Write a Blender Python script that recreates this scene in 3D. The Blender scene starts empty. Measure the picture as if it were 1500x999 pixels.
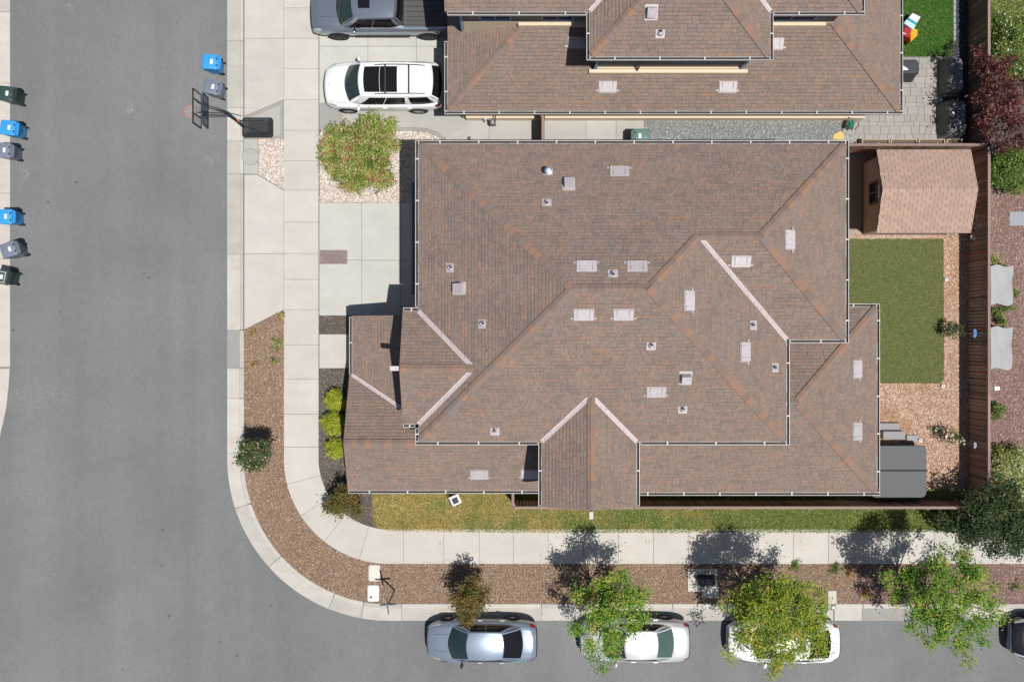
import bpy, math, random
import numpy as np
from mathutils import Vector, Matrix

random.seed(7)
RNG = np.random.default_rng(11)
SC = bpy.context.scene
COL = SC.collection

# ---------------------------------------------------------------- camera
H, F = 40.0, 1330.0            # camera height (m), focal length in px of a 1500 px wide frame
cam = bpy.data.cameras.new('camera')
cam.sensor_width = 36.0
cam.lens = 36.0 * F / 1500.0
cam.clip_end = 2000.0
cam_o = bpy.data.objects.new('camera', cam)
cam_o.location = (0, 0, H)
COL.objects.link(cam_o)
SC.camera = cam_o

# ---------------------------------------------------------------- sun and sky
SUN = Vector((0.238, -0.228, 1.0))          # towards the sun
world = bpy.data.worlds.new('World')
SC.world = world
world.use_nodes = True
wn = world.node_tree
bg = wn.nodes['Background']
sky = wn.nodes.new('ShaderNodeTexSky')
sky.sky_type = 'NISHITA'
sky.sun_disc = False
sky.sun_elevation = math.radians(71.8)
sky.sun_rotation = math.atan2(SUN.x, SUN.y)
wn.links.new(sky.outputs[0], bg.inputs[0])
bg.inputs[1].default_value = 0.062
sl = bpy.data.lights.new('sun', 'SUN')
sl.energy = 4.55
sl.angle = math.radians(0.5)
sl.color = (1.0, 0.972, 0.93)
sun_o = bpy.data.objects.new('sun', sl)
sun_o.rotation_euler = SUN.to_track_quat('Z', 'Y').to_euler()
sun_o.location = (20, -20, 60)
COL.objects.link(sun_o)
SC.view_settings.view_transform = 'Standard'
SC.view_settings.look = 'None'
SC.view_settings.exposure = 0.0
SC.view_settings.gamma = 1.0

# ---------------------------------------------------------------- helpers
def W(px, py, z=0.0):
    """survey point of the photograph at height z -> metres"""
    k = (H - z) / F
    return Vector(((px - 750) * k, (500 - py) * k, z))

def W2(px, py, z=0.1):
    v = W(px, py, z)
    return (v.x, v.y)

def poly(pts, z=0.1):
    return [W2(a, b, z) for a, b in pts]

class MB:
    def __init__(s):
        s.v = []; s.f = []
    def box(s, x0, x1, y0, y1, z0, z1, M=None):
        return s.hexa([(x0,y0,z0),(x1,y0,z0),(x1,y1,z0),(x0,y1,z0),(x0,y0,z1),(x1,y0,z1),(x1,y1,z1),(x0,y1,z1)], M)
    def hexa(s, p, M=None):
        b = len(s.v)
        s.v += [tuple(M @ Vector(q)) for q in p] if M else [tuple(q) for q in p]
        s.f += [tuple(b+i for i in q) for q in ((3,2,1,0),(4,5,6,7),(0,1,5,4),(1,2,6,5),(2,3,7,6),(3,0,4,7))]
        return s
    def prism(s, pts, z0, z1, ch=0.0, M=None):
        a = sum(p[0]*q[1]-q[0]*p[1] for p, q in zip(pts, pts[1:]+pts[:1]))
        if a < 0: pts = pts[::-1]
        n = len(pts); b = len(s.v)
        rings = [[(x, y, z0) for x, y in pts], [(x, y, z1-ch) for x, y in pts]]
        if ch > 0:
            ins = []
            for i in range(n):
                p0, p1, p2 = Vector(pts[i-1]), Vector(pts[i]), Vector(pts[(i+1) % n])
                d1 = (p1-p0).normalized(); d2 = (p2-p1).normalized()
                m = Vector((-d1.y-d2.y, d1.x+d2.x)); 
                if m.length < 1e-6: m = Vector((-d1.y, d1.x))
                m.normalize()
                q = p1 + m*ch
                ins.append((q.x, q.y, z1))
            rings.append(ins)
        for r in rings:
            s.v += [tuple(M @ Vector(q)) for q in r] if M else r
        for k in range(len(rings)-1):
            for i in range(n):
                j = (i+1) % n
                s.f.append((b+k*n+i, b+k*n+j, b+(k+1)*n+j, b+(k+1)*n+i))
        t = b+(len(rings)-1)*n
        s.f.append(tuple(t+i for i in range(n)))
        s.f.append(tuple(b+n-1-i for i in range(n)))
        return s
    def tube(s, pts, rad, n=8, cap=True):
        pts = [Vector(p) for p in pts]
        if not hasattr(rad, '__len__'): rad = [rad]*len(pts)
        b = len(s.v)
        for i, p in enumerate(pts):
            d = (pts[min(i+1, len(pts)-1)] - pts[max(i-1, 0)]).normalized()
            up = Vector((0,0,1)) if abs(d.z) < 0.9 else Vector((1,0,0))
            a = d.cross(up).normalized(); c = d.cross(a)
            for k in range(n):
                t = 2*math.pi*k/n
                s.v.append(tuple(p + (a*math.cos(t)+c*math.sin(t))*rad[i]))
        for i in range(len(pts)-1):
            for k in range(n):
                j = (k+1) % n
                s.f.append((b+i*n+k, b+i*n+j, b+(i+1)*n+j, b+(i+1)*n+k))
        if cap:
            s.f.append(tuple(b+n-1-k for k in range(n)))
            e = b+(len(pts)-1)*n
            s.f.append(tuple(e+k for k in range(n)))
        return s
    def lathe(s, prof, n=20, M=None):
        """profile (r, z) about local z"""
        b = len(s.v)
        for r, z in prof:
            for k in range(n):
                t = 2*math.pi*k/n
                q = Vector((r*math.cos(t), r*math.sin(t), z))
                s.v.append(tuple(M @ q) if M else tuple(q))
        for i in range(len(prof)-1):
            for k in range(n):
                j = (k+1) % n
                s.f.append((b+i*n+k, b+i*n+j, b+(i+1)*n+j, b+(i+1)*n+k))
        s.f.append(tuple(b+n-1-k for k in range(n)))
        e = b+(len(prof)-1)*n
        s.f.append(tuple(e+k for k in range(n)))
        return s
    def face(s, pts):
        b = len(s.v); s.v += [tuple(p) for p in pts]
        s.f.append(tuple(range(b, b+len(pts)))); return s
    def grid(s, P):
        """P[i][j] points"""
        b = len(s.v); n, m = len(P), len(P[0])
        for r in P: s.v += [tuple(p) for p in r]
        for i in range(n-1):
            for j in range(m-1):
                s.f.append((b+i*m+j, b+i*m+j+1, b+(i+1)*m+j+1, b+(i+1)*m+j))
        return s
    def mesh(s, name, mat=None, smooth=False):
        me = bpy.data.meshes.new(name)
        me.from_pydata(s.v, [], s.f)
        if mat: me.materials.append(mat)
        if smooth: me.polygons.foreach_set('use_smooth', [True]*len(me.polygons))
        me.update()
        return me
    def build(s, name, mat=None, parent=None, smooth=False, kind=None, bevel=0, rnd=None):
        me = s.mesh(name, mat, smooth)
        if rnd is not None:
            at = me.attributes.new('rnd', 'FLOAT', 'POINT')
            at.data.foreach_set('value', rnd)
        return place(name, me, parent, kind, bevel)

def place(name, me, parent=None, kind=None, bevel=0, M=None):
    o = bpy.data.objects.new(name, me)
    COL.objects.link(o)
    if M is not None: o.matrix_local = M
    if parent is not None: own(o, parent)
    if kind: o['kind'] = kind
    if bevel:
        b = o.modifiers.new('bevel', 'BEVEL'); b.width = bevel; b.segments = 2; b.limit_method = 'ANGLE'
    return o

def own(o, p):
    o.parent = p
    M = Matrix.Identity(4)
    if p.type == 'EMPTY':
        M = Matrix.LocRotScale(p.location, p.rotation_euler, p.scale).inverted()
        o.matrix_parent_inverse = M
    elif p.get('placed'):
        o.matrix_parent_inverse = p.matrix_local.inverted()

def tag(o, label, cat, group=None, kind=None):
    o['label'] = label; o['category'] = cat
    if group: o['group'] = group
    if kind: o['kind'] = kind
    return o

def thing(name, label, cat, loc=(0,0,0), group=None):
    o = bpy.data.objects.new(name, None)
    o.empty_display_size = 0.3
    o.location = loc
    COL.objects.link(o)
    return tag(o, label, cat, group)

def dup(root, loc=None, rz=None, label=None):
    def cp(o, par):
        c = o.copy(); COL.objects.link(c)
        if par is not None: c.parent = par
        for k in list(o.children): cp(k, c)
        return c
    c = cp(root, None)
    if loc is not None: c.location = loc
    if rz is not None: c.rotation_euler = (0,0,rz)
    if label: c['label'] = label
    return c

def bulk(name, tv, tf, pos, yaw, scale, mat, tilt=None, parent=None, rnd=None, roll=None):
    """many copies of a small template joined in one mesh (numpy)"""
    tv = np.asarray(tv, float); tf = np.asarray(tf, int)
    pos = np.asarray(pos, float); N = len(pos); n = len(tv)
    sc = np.asarray(scale, float)
    if sc.ndim == 1: sc = np.repeat(sc[:, None], 3, 1)
    v = tv[None] * sc[:, None, :]
    if tilt is not None:
        c, s_ = np.cos(tilt)[:, None], np.sin(tilt)[:, None]
        y, z = v[..., 1]*c - v[..., 2]*s_, v[..., 1]*s_ + v[..., 2]*c
        v = np.stack([v[..., 0], y, z], -1)
    if roll is not None:
        c, s_ = np.cos(roll)[:, None], np.sin(roll)[:, None]
        x, z = v[..., 0]*c + v[..., 2]*s_, -v[..., 0]*s_ + v[..., 2]*c
        v = np.stack([x, v[..., 1], z], -1)
    c, s_ = np.cos(yaw)[:, None], np.sin(yaw)[:, None]
    x, y = v[..., 0]*c - v[..., 1]*s_, v[..., 0]*s_ + v[..., 1]*c
    v = np.stack([x, y, v[..., 2]], -1) + pos[:, None, :]
    f = (tf[None] + (np.arange(N)*n)[:, None, None]).reshape(-1, tf.shape[1])
    me = bpy.data.meshes.new(name)
    me.vertices.add(N*n); me.vertices.foreach_set('co', v.reshape(-1).astype(np.float32))
    k = tf.shape[1]
    me.loops.add(len(f)*k); me.loops.foreach_set('vertex_index', f.reshape(-1).astype(np.int32))
    me.polygons.add(len(f)); me.polygons.foreach_set('loop_start', np.arange(0, len(f)*k, k, dtype=np.int32))
    me.update(calc_edges=True)
    if rnd is None: rnd = RNG.random(N)
    at = me.attributes.new('rnd', 'FLOAT', 'POINT')
    at.data.foreach_set('value', np.repeat(rnd, n).astype(np.float32))
    me.materials.append(mat)
    return place(name, me, parent, 'stuff')

def inside(P, pg):
    pg = np.asarray(pg); x, y = P[:, 0], P[:, 1]
    r = np.zeros(len(P), bool); j = len(pg)-1
    for i in range(len(pg)):
        xi, yi = pg[i]; xj, yj = pg[j]
        c = ((yi > y) != (yj > y)) & (x < (xj-xi)*(y-yi)/((yj-yi) or 1e-9)+xi)
        r ^= c; j = i
    return r

def rand_in(pg, dens, holes=()):
    a = np.asarray(pg); lo, hi = a.min(0), a.max(0)
    n = int((hi-lo).prod()*dens)
    P = lo + RNG.random((n, 2))*(hi-lo)
    m = inside(P, pg)
    for h in holes: m &= ~inside(P, h)
    return P[m]

# ---------------------------------------------------------------- materials
def nt(name):
    m = bpy.data.materials.new(name); m.use_nodes = True
    t = m.node_tree
    return m, t, t.nodes['Principled BSDF']

def nd(t, typ, **kw):
    n = t.nodes.new(typ)
    for k, v in kw.items():
        if k.startswith('i_'):
            key = k[2:]
            n.inputs[int(key) if key.isdigit() else key.replace('_', ' ')].default_value = v
        else: setattr(n, k, v)
    return n

def ramp(t, stops, src=None, interp='LINEAR'):
    r = t.nodes.new('ShaderNodeValToRGB'); e = r.color_ramp.elements
    r.color_ramp.interpolation = interp
    while len(e) > 1: e.remove(e[-1])
    e[0].position = stops[0][0]; e[0].color = (*stops[0][1], 1)
    for p, c in stops[1:]:
        q = e.new(p); q.color = (*c, 1)
    if src is not None: t.links.new(src, r.inputs[0])
    return r.outputs[0]

def mixc(t, a, b, fac, mode='MIX'):
    n = t.nodes.new('ShaderNodeMix'); n.data_type = 'RGBA'; n.blend_type = mode
    for s, v in ((6, a), (7, b), (0, fac)):
        if isinstance(v, (int, float)): n.inputs[s].default_value = v
        elif isinstance(v, tuple): n.inputs[s].default_value = (*v, 1)
        else: t.links.new(v, n.inputs[s])
    return n.outputs[2]

def mathn(t, op, a, b=0.0, c=None, clamp=False):
    n = t.nodes.new('ShaderNodeMath'); n.operation = op; n.use_clamp = clamp
    for i, v in enumerate((a, b) if c is None else (a, b, c)):
        if isinstance(v, (int, float)): n.inputs[i].default_value = v
        else: t.links.new(v, n.inputs[i])
    return n.outputs[0]

def noise(t, co, scale, detail=3.0, rough=0.55, vec_scale=None):
    n = t.nodes.new('ShaderNodeTexNoise')
    n.inputs['Scale'].default_value = scale; n.inputs['Detail'].default_value = detail
    n.inputs['Roughness'].default_value = rough
    if vec_scale:
        mp = t.nodes.new('ShaderNodeMapping'); mp.inputs['Scale'].default_value = vec_scale
        t.links.new(co, mp.inputs[0]); co = mp.outputs[0]
    t.links.new(co, n.inputs['Vector'])
    return n.outputs[0]

def cells(t, p, scale):
    v = nd(t, 'ShaderNodeTexVoronoi'); v.inputs['Scale'].default_value = scale; t.links.new(p, v.inputs['Vector'])
    q = t.nodes.new('ShaderNodeSeparateColor'); t.links.new(v.outputs['Color'], q.inputs[0])
    return q.outputs[0]

def coords(t, kind='pos'):
    if kind == 'pos': return t.nodes.new('ShaderNodeNewGeometry').outputs['Position']
    return t.nodes.new('ShaderNodeTexCoord').outputs['Object']

def vary(t, col, val, amount):
    """multiply colour by 1 +- amount following val in 0..1"""
    m = mathn(t, 'MULTIPLY_ADD', val, 2*amount, 1-amount)
    c = t.nodes.new('ShaderNodeCombineColor')
    for i in range(3): t.links.new(m, c.inputs[i])
    return mixc(t, col, c.outputs[0], 1.0, 'MULTIPLY')

def mat(name, c, c2=None, scale=3.0, rough=0.8, big=0.0, bigs=0.4, grain=0.0, grains=60.0, objr=0.0, bump=0.0,
        bumps=40.0, co='pos', metal=0.0, coat=0.0, streak=None, spec=0.5):
    m, t, b = nt(name)
    p = coords(t, co)
    col = mixc(t, c, c2 or c, noise(t, p, scale, 4)) if c2 else None
    if col is None:
        r = t.nodes.new('ShaderNodeRGB'); r.outputs[0].default_value = (*c, 1); col = r.outputs[0]
    if big: col = vary(t, col, noise(t, p, bigs, 5, 0.6), big)
    if streak: col = vary(t, col, noise(t, p, 1.0, 4, 0.6, streak[:3]), streak[3])
    if grain: col = vary(t, col, noise(t, p, grains, 2, 0.7), grain)
    if objr: col = vary(t, col, nd(t, 'ShaderNodeObjectInfo').outputs['Random'], objr)
    t.links.new(col, b.inputs['Base Color'])
    b.inputs['Roughness'].default_value = rough
    b.inputs['Metallic'].default_value = metal
    b.inputs['Specular IOR Level'].default_value = spec
    if coat:
        b.inputs['Coat Weight'].default_value = coat; b.inputs['Coat Roughness'].default_value = 0.04
    if bump:
        bn = nd(t, 'ShaderNodeBump', i_Strength=bump, i_Distance=0.02)
        t.links.new(noise(t, p, bumps, 4, 0.7), bn.inputs['Height'])
        t.links.new(bn.outputs[0], b.inputs['Normal'])
    return m

def rmat(name, stops, rough=0.85, grain=0.0, grains=80.0, leaf=0.0, attr=True, big=0.0, bigs=0.5, spec=0.3, patch=None, cell=0.0):
    """colour from each piece's own random number"""
    m, t, b = nt(name)
    p = coords(t)
    if attr: src = nd(t, 'ShaderNodeAttribute', attribute_name='rnd').outputs['Fac']
    else: src = nd(t, 'ShaderNodeObjectInfo').outputs['Random']
    col = ramp(t, stops, src)
    if patch:      # a second palette in patches
        nv = noise(t, p, patch[0], 4)
        if len(patch) > 4:
            sp = t.nodes.new('ShaderNodeSeparateXYZ'); t.links.new(p, sp.inputs[0]); nv = mathn(t, 'MULTIPLY_ADD', sp.outputs[0], patch[4], nv)
        f = ramp(t, [(patch[1], (0,0,0)), (patch[2], (1,1,1))], nv)
        col = mixc(t, col, ramp(t, patch[3], src), f)
    if big: col = vary(t, col, noise(t, p, bigs, 4), big)
    if cell: col = vary(t, col, cells(t, p, 24), cell)
    if grain: col = vary(t, col, noise(t, p, grains, 2, 0.7), grain)
    t.links.new(col, b.inputs['Base Color'])
    b.inputs['Roughness'].default_value = rough
    b.inputs['Specular IOR Level'].default_value = spec
    if leaf:
        tr = nd(t, 'ShaderNodeBsdfTranslucent'); t.links.new(col, tr.inputs[0])
        ms = t.nodes.new('ShaderNodeMixShader'); ms.inputs[0].default_value = leaf
        out = t.nodes['Material Output']
        t.links.new(b.outputs[0], ms.inputs[1]); t.links.new(tr.outputs[0], ms.inputs[2])
        t.links.new(ms.outputs[0], out.inputs[0])
    return m

def asphalt_mat():
    m, t, b = nt('asphalt')
    p = coords(t)
    col = mixc(t, (0.150,0.148,0.1445), (0.198,0.195,0.189), noise(t, p, 0.35, 6, 0.65))
    col = vary(t, col, noise(t, p, 1.0, 4, 0.6, (0.9, 0.06, 1)), 0.05)
    col = vary(t, col, cells(t, p, 21), 0.07)
    col = vary(t, col, noise(t, p, 15, 4, 0.8), 0.15)
    col = vary(t, col, noise(t, p, 2.6, 5, 0.75), 0.12)
    col = vary(t, col, noise(t, p, 0.16, 3, 0.6), 0.22)
    lane = noise(t, p, 0.55, 2, 0.5, (1, 0.03, 1)); col = vary(t, col, lane, 0.20)
    col = mixc(t, col, mixc(t, col, (0.95,0.985,1.03), 1.0, 'MULTIPLY'), noise(t, p, 0.09, 2, 0.5))
    v = nd(t, 'ShaderNodeTexVoronoi'); v.inputs['Scale'].default_value = 0.9; t.links.new(p, v.inputs['Vector'])
    spot = ramp(t, [(0.035, (1,1,1)), (0.075, (0,0,0))], v.outputs['Distance'])
    pick = ramp(t, [(0.46, (0,0,0)), (0.48, (1,1,1))], noise(t, p, 0.8, 1))
    col = mixc(t, col, (0.06,0.06,0.06), mathn(t, 'MULTIPLY', mathn(t, 'MULTIPLY', spot, pick), 0.7))
    v2 = nd(t, 'ShaderNodeTexVoronoi'); v2.inputs['Scale'].default_value = 3.1; t.links.new(p, v2.inputs['Vector'])
    sp2 = ramp(t, [(0.028, (1,1,1)), (0.05, (0,0,0))], v2.outputs['Distance'])
    pk2 = ramp(t, [(0.56, (0,0,0)), (0.6, (1,1,1))], noise(t, p, 2.3, 1))
    col = mixc(t, col, (0.42,0.42,0.41), mathn(t, 'MULTIPLY', mathn(t, 'MULTIPLY', sp2, pk2), 0.8))
    # spilt-paint and scrape marks where the street has them
    for (px, py, r, sx, sy, amt) in ((191,161,0.22,1,1,0.95), (52,580,1.6,0.55,2.2,0.2), (312,234,0.6,1,1.6,0.3), (36,255,0.5,1.6,0.8,0.35), (100,12,0.3,1,1,.3)):
        q = W(px, py)
        s = nd(t, 'ShaderNodeVectorMath', operation='SUBTRACT'); t.links.new(p, s.inputs[0]); s.inputs[1].default_value = q
        k = nd(t, 'ShaderNodeVectorMath', operation='MULTIPLY'); t.links.new(s.outputs[0], k.inputs[0]); k.inputs[1].default_value = (sx/r, sy/r, 0)
        l = nd(t, 'ShaderNodeVectorMath', operation='LENGTH'); t.links.new(k.outputs[0], l.inputs[0])
        f = mathn(t, 'SUBTRACT', 1.0, l.outputs['Value'], clamp=True)
        n = ramp(t, [(0.5, (0,0,0)), (0.68, (1,1,1))], noise(t, p, 7.0, 6, 0.75))
        ff = mathn(t, 'MULTIPLY', mathn(t, 'MULTIPLY', f, n), amt*1.6, clamp=True)
        col = mixc(t, col, (0.55,0.55,0.54), ff)
    t.links.new(col, b.inputs['Base Color'])
    b.inputs['Roughness'].default_value = 0.9
    bn = nd(t, 'ShaderNodeBump', i_Strength=0.35, i_Distance=0.01)
    t.links.new(noise(t, p, 120, 3, 0.8), bn.inputs['Height']); t.links.new(bn.outputs[0], b.inputs['Normal'])
    return m

M_ASPH = asphalt_mat()
def conc(name, c, objr=0.05, big=0.12, warm=None, stain=0.3):
    m = conc0(name, c, objr, big, warm)
    t = m.node_tree; b = t.nodes['Principled BSDF']; l = b.inputs['Base Color'].links[0]; col = l.from_socket
    p = coords(t)
    f = ramp(t, [(0.50, (0,0,0)), (0.75, (1,1,1))], noise(t, p, 1.0, 6, 0.7, (0.55, 2.1, 1)))
    col = mixc(t, col, mixc(t, col, (0.86,0.74,0.60), 1.0, 'MULTIPLY'), mathn(t, 'MULTIPLY', f, stain))
    f2 = ramp(t, [(0.60, (0,0,0)), (0.72, (1,1,1))], noise(t, p, 3.7, 6, 0.8))
    col = mixc(t, col, mixc(t, col, (0.80,0.80,0.80), 1.0, 'MULTIPLY'), mathn(t, 'MULTIPLY', f2, .35))
    t.links.new(col, b.inputs['Base Color'])
    return m
def conc0(name, c, objr=0.05, big=0.09, warm=None):
    return mat(name, c, warm or (c[0]*1.05, c[1]*1.02, c[2]*0.96), 0.9, 0.85, big=big, bigs=1.1, grain=0.10, grains=26, objr=objr, bump=0.12, bumps=90, streak=(0.25, 1.6, 1, 0.05))
M_CONC = conc('concrete', (0.50,0.473,0.435))
M_CONCW = conc('concrete_warm', (0.48,0.453,0.42), 0.05, 0.13)
M_GUT = conc('concrete_gutter', (0.45,0.43,0.40), 0.13, 0.2, stain=0.6)
M_CONCG = conc('concrete_grey', (0.30,0.29,0.28), 0.05)
M_DRIVE = conc('concrete_drive', (0.475,0.47,0.445), 0.03)
M_DRIVEG = conc('concrete_drive_old', (0.40,0.39,0.37), 0.05)
M_JOINT = mat('joint_sand', (0.24,0.22,0.20), rough=0.95)
M_SOIL = mat('soil', (0.10,0.075,0.055), (0.16,0.12,0.09), 9, 0.95, grain=0.3, grains=70, bump=0.5)
M_PAVER = mat('paver_stone', (0.31,0.287,0.26), (0.37,0.343,0.31), 6, 0.9, grain=0.12, grains=60, objr=0.06, bump=0.2)
M_PJOINT = mat('paver_joint', (0.24,0.22,0.20), rough=.95)
M_BRICK = rmat('red_brick', [(0,(0.22,0.15,0.14)),(0.5,(0.27,0.20,0.18)),(1,(0.20,0.17,0.165))], grain=0.15, attr=False)
M_MULCH = rmat('bark_mulch', [(0,(0.112,0.075,0.049)),(0.4,(0.253,0.167,0.112)),(0.8,(0.337,0.230,0.160)),(0.95,(0.438,0.320,0.232)),(1,(0.696,0.572,0.453))], 0.95, big=0.15, bigs=0.9)
M_MULCHR = rmat('red_mulch', [(0,(0.12,0.072,0.058)),(0.4,(0.25,0.155,0.128)),(0.8,(0.33,0.215,0.18)),(0.95,(0.44,0.32,0.28)),(1,(0.65,0.54,0.49))], 0.95, big=0.15)
M_MULCHD = rmat('dark_mulch', [(0,(0.06,0.05,0.042)),(0.5,(0.135,0.112,0.092)),(0.9,(0.19,0.16,0.135)),(1,(0.34,0.31,0.27))], 0.95, big=0.15)
M_CHIP = rmat('tan_wood_chips', [(0,(0.252,0.150,0.095)),(0.4,(0.483,0.310,0.214)),(0.8,(0.609,0.430,0.314)),(1,(0.777,0.630,0.513))], 0.95, big=0.12,
              patch=(1.3, 0.50, 0.72, [(0,(0.22,0.11,0.05)),(0.5,(0.43,0.23,0.11)),(1,(0.56,0.36,0.21))]))
M_STONE = rmat('white_pebbles', [(0,(0.30,0.22,0.17)),(0.2,(0.52,0.44,0.38)),(0.6,(0.68,0.60,0.53)),(1,(0.84,0.80,0.76))], 0.8)
M_GRAVEL = rmat('grey_gravel', [(0,(0.12,0.125,0.12)),(0.5,(0.27,0.275,0.27)),(0.9,(0.38,0.385,0.38)),(1,(0.56,0.56,0.55))], 0.85, big=0.1)
M_BLKSTONE = rmat('dark_pebbles', [(0,(0.025,0.027,0.03)),(0.6,(0.06,0.065,0.075)),(1,(0.14,0.15,0.17))], 0.7)
M_TURF = rmat('artificial_turf', [(0,(0.030,0.109,0.014)),(0.5,(0.054,0.180,0.024)),(0.93,(0.087,0.257,0.039)),(1,(0.196,0.459,0.120))], 0.8, leaf=0.15, big=0.10, bigs=0.8)
M_TURF2 = rmat('bright_turf', [(0,(0.029,0.125,0.013)),(0.5,(0.063,0.263,0.028)),(1,(0.138,0.388,0.055))], 0.8, leaf=0.15, big=0.15, bigs=1.3)
M_LAWN = rmat('weedy_lawn', [(0,(0.129,0.202,0.033)),(0.45,(0.300,0.380,0.080)),(0.8,(0.451,0.511,0.151)),(0.93,(0.590,0.653,0.235)),(1,(0.666,0.810,0.585))], 0.8, leaf=0.15, big=0.12, bigs=1.2,
              patch=(0.9, 0.30, 0.58, [(0,(0.32,0.24,0.07)),(0.45,(0.64,0.50,0.15)),(0.85,(0.80,0.66,0.26)),(1,(0.92,0.88,0.66))], -.021))
M_LAWNB = mat('lawn_soil', (0.13,0.14,0.045), (0.22,0.19,0.08), 5, 0.95, grain=0.3)
M_SHINGLE = rmat('brown_shingle', [(0,(0.194,0.152,0.129)),(0.3,(0.219,0.168,0.139)),(0.6,(0.235,0.173,0.143)),(0.8,(0.250,0.175,0.137)),(0.93,(0.265,0.173,0.131)),(0.97,(0.212,0.176,0.156)),(1,(0.194,0.169,0.153))],
                 0.95, grain=0.30, grains=20, big=0.13, bigs=0.7, spec=0.15, cell=0.10)
M_DECK = mat('roof_underlay', (0.075,0.06,0.055), rough=0.95)
M_CAP = rmat('cap_shingle', [(0,(0.200,0.147,0.125)),(0.45,(0.249,0.172,0.135)),(0.62,(0.295,0.174,0.122)),(0.75,(0.272,0.168,0.125)),(0.8,(0.200,0.168,0.154)),(1,(0.244,0.170,0.137))], 0.95, grain=0.16, grains=40, attr=False, spec=0.15)
M_SHEDSH = rmat('tan_shingle', [(0,(0.357,0.249,0.197)),(0.5,(0.391,0.269,0.211)),(0.85,(0.425,0.290,0.230)),(1,(0.363,0.262,0.215))], 0.95, grain=0.14, grains=40, attr=False, spec=0.15)
M_SHEDW = mat('shed_siding', (0.42,0.29,0.21), (0.45,0.315,0.23), 3, 0.8, grain=0.05)
M_WHITE = mat('white_paint', (0.72,0.71,0.69), rough=0.45, big=0.04, bigs=2)
M_FLASH = mat('pink_grey_flashing', (0.50,0.42,0.41), (0.58,0.51,0.51), 8, 0.6, grain=0.08, objr=0.06)
M_VENT = mat('vent_metal', (0.38,0.325,0.325), (0.53,0.49,0.505), 9, 0.55, grain=0.25, grains=14, objr=0.12)
M_GALV = mat('galvanised', (0.55,0.57,0.62), rough=0.35, metal=0.7)
M_GUTW = mat('gutter_paint', (0.56,0.54,0.53), (0.47,0.45,0.43), 4, 0.5, big=0.12, bigs=1.5)
M_GUTSHADE = mat('gutter_inner_shade', (0.045,0.036,0.03), rough=0.95)  # near-black colour, painted-in shade for the inside of the gutters
M_DARK = mat('dark_plastic', (0.02,0.021,0.023), rough=0.55, grain=0.15, co='obj')
M_BLACK = mat('black_rubber', (0.012,0.012,0.013), rough=0.8)
M_WALL = mat('beige_stucco', (0.40,0.33,0.25), rough=0.9, grain=0.06, bump=0.2)
M_WALLG = mat('olive_siding', (0.165,0.16,0.125), (0.19,0.18,0.145), 4, 0.85, grain=0.1, streak=(0.3, 0.3, 9, 0.18))
M_CREAM = mat('cream_trim', (0.66,0.54,0.39), rough=0.7, grain=0.04)
M_BLUETRIM = mat('blue_trim', (0.22,0.31,0.42), rough=0.6)
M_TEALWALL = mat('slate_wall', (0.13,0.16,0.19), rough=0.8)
M_GLASSD = mat('dark_window', (0.012,0.016,0.022), rough=0.06)
M_FENCE = rmat('redwood_board', [(0,(0.17,0.115,0.085)),(0.5,(0.29,0.195,0.145)),(0.88,(0.37,0.25,0.19)),(0.9,(0.30,0.12,0.085)),(1,(0.32,0.13,0.09))], 0.85, grain=0.2, grains=25, attr=False)
M_RAIL = mat('weathered_rail', (0.235,0.15,0.12), (0.30,0.21,0.175), 5, 0.85, grain=0.15, grains=30, objr=0.1)
M_PLANTER = mat('planter_wood', (0.42,0.30,0.22), (0.50,0.37,0.28), 6, 0.8, grain=0.1)
M_BARK = mat('bark', (0.12,0.085,0.06), (0.20,0.155,0.12), 12, 0.9, bump=0.5)
M_COVER = mat('charcoal_fabric', (0.035,0.036,0.038), (0.05,0.051,0.054), 3, 0.75, grain=0.1, bump=0.2, bumps=6)
M_COVERG = mat('grey_fabric', (0.13,0.13,0.135), (0.17,0.17,0.175), 3, 0.8, grain=0.08, bump=0.3, bumps=5)
M_SPA = mat('slate_vinyl', (0.060,0.066,0.070), (0.070,0.077,0.081), 2, 0.6, grain=0.06, bump=0.08, bumps=60)
M_SPAD = mat('spa_step', (0.12,0.12,0.125), rough=0.7, grain=0.08)
M_CLOTH = mat('frost_cloth', (0.33,0.335,0.33), (0.40,0.405,0.40), 3, 0.9, grain=0.05, bump=0.3, bumps=8)
M_SLATE = mat('slate_step', (0.30,0.31,0.33), rough=0.9, grain=0.1)

def paint(name, c, rough=0.28, metal=0.0, coat=0.6, flake=0.04):
    return mat(name, c, rough=rough, metal=metal, coat=coat, grain=flake, grains=300, co='obj', big=0.02, bigs=2)
M_GLASS = mat('car_glass', (0.014,0.030,0.031), (0.022,0.045,0.046), 2.2, 0.04, co='obj', coat=0.3)
M_GLASSB = mat('car_glass_black', (0.010,0.010,0.011), rough=0.06, co='obj')
M_LAMP = mat('lamp_lens', (0.60,0.62,0.64), (0.2,0.22,0.24), 14, 0.1, co='obj', coat=0.5)
M_TAIL = mat('tail_lens', (0.35,0.03,0.025), (0.2,0.015,0.015), 14, 0.15, co='obj', coat=0.5)
M_CHROME = mat('chrome', (0.72,0.72,0.72), rough=0.15, metal=1.0, co='obj')
M_ALLOY = mat('alloy', (0.42,0.42,0.43), rough=0.3, metal=0.8, co='obj')

# ================================================================ SETTING
def structure(name, mb, m, parent=None, **k):
    return mb.build(name, m, parent, kind=None if parent else 'structure', **k)

structure('ground', MB().face([(-300,-300,-0.03),(300,-300,-0.03),(300,300,-0.03),(-300,300,-0.03)]), M_SOIL)

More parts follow.
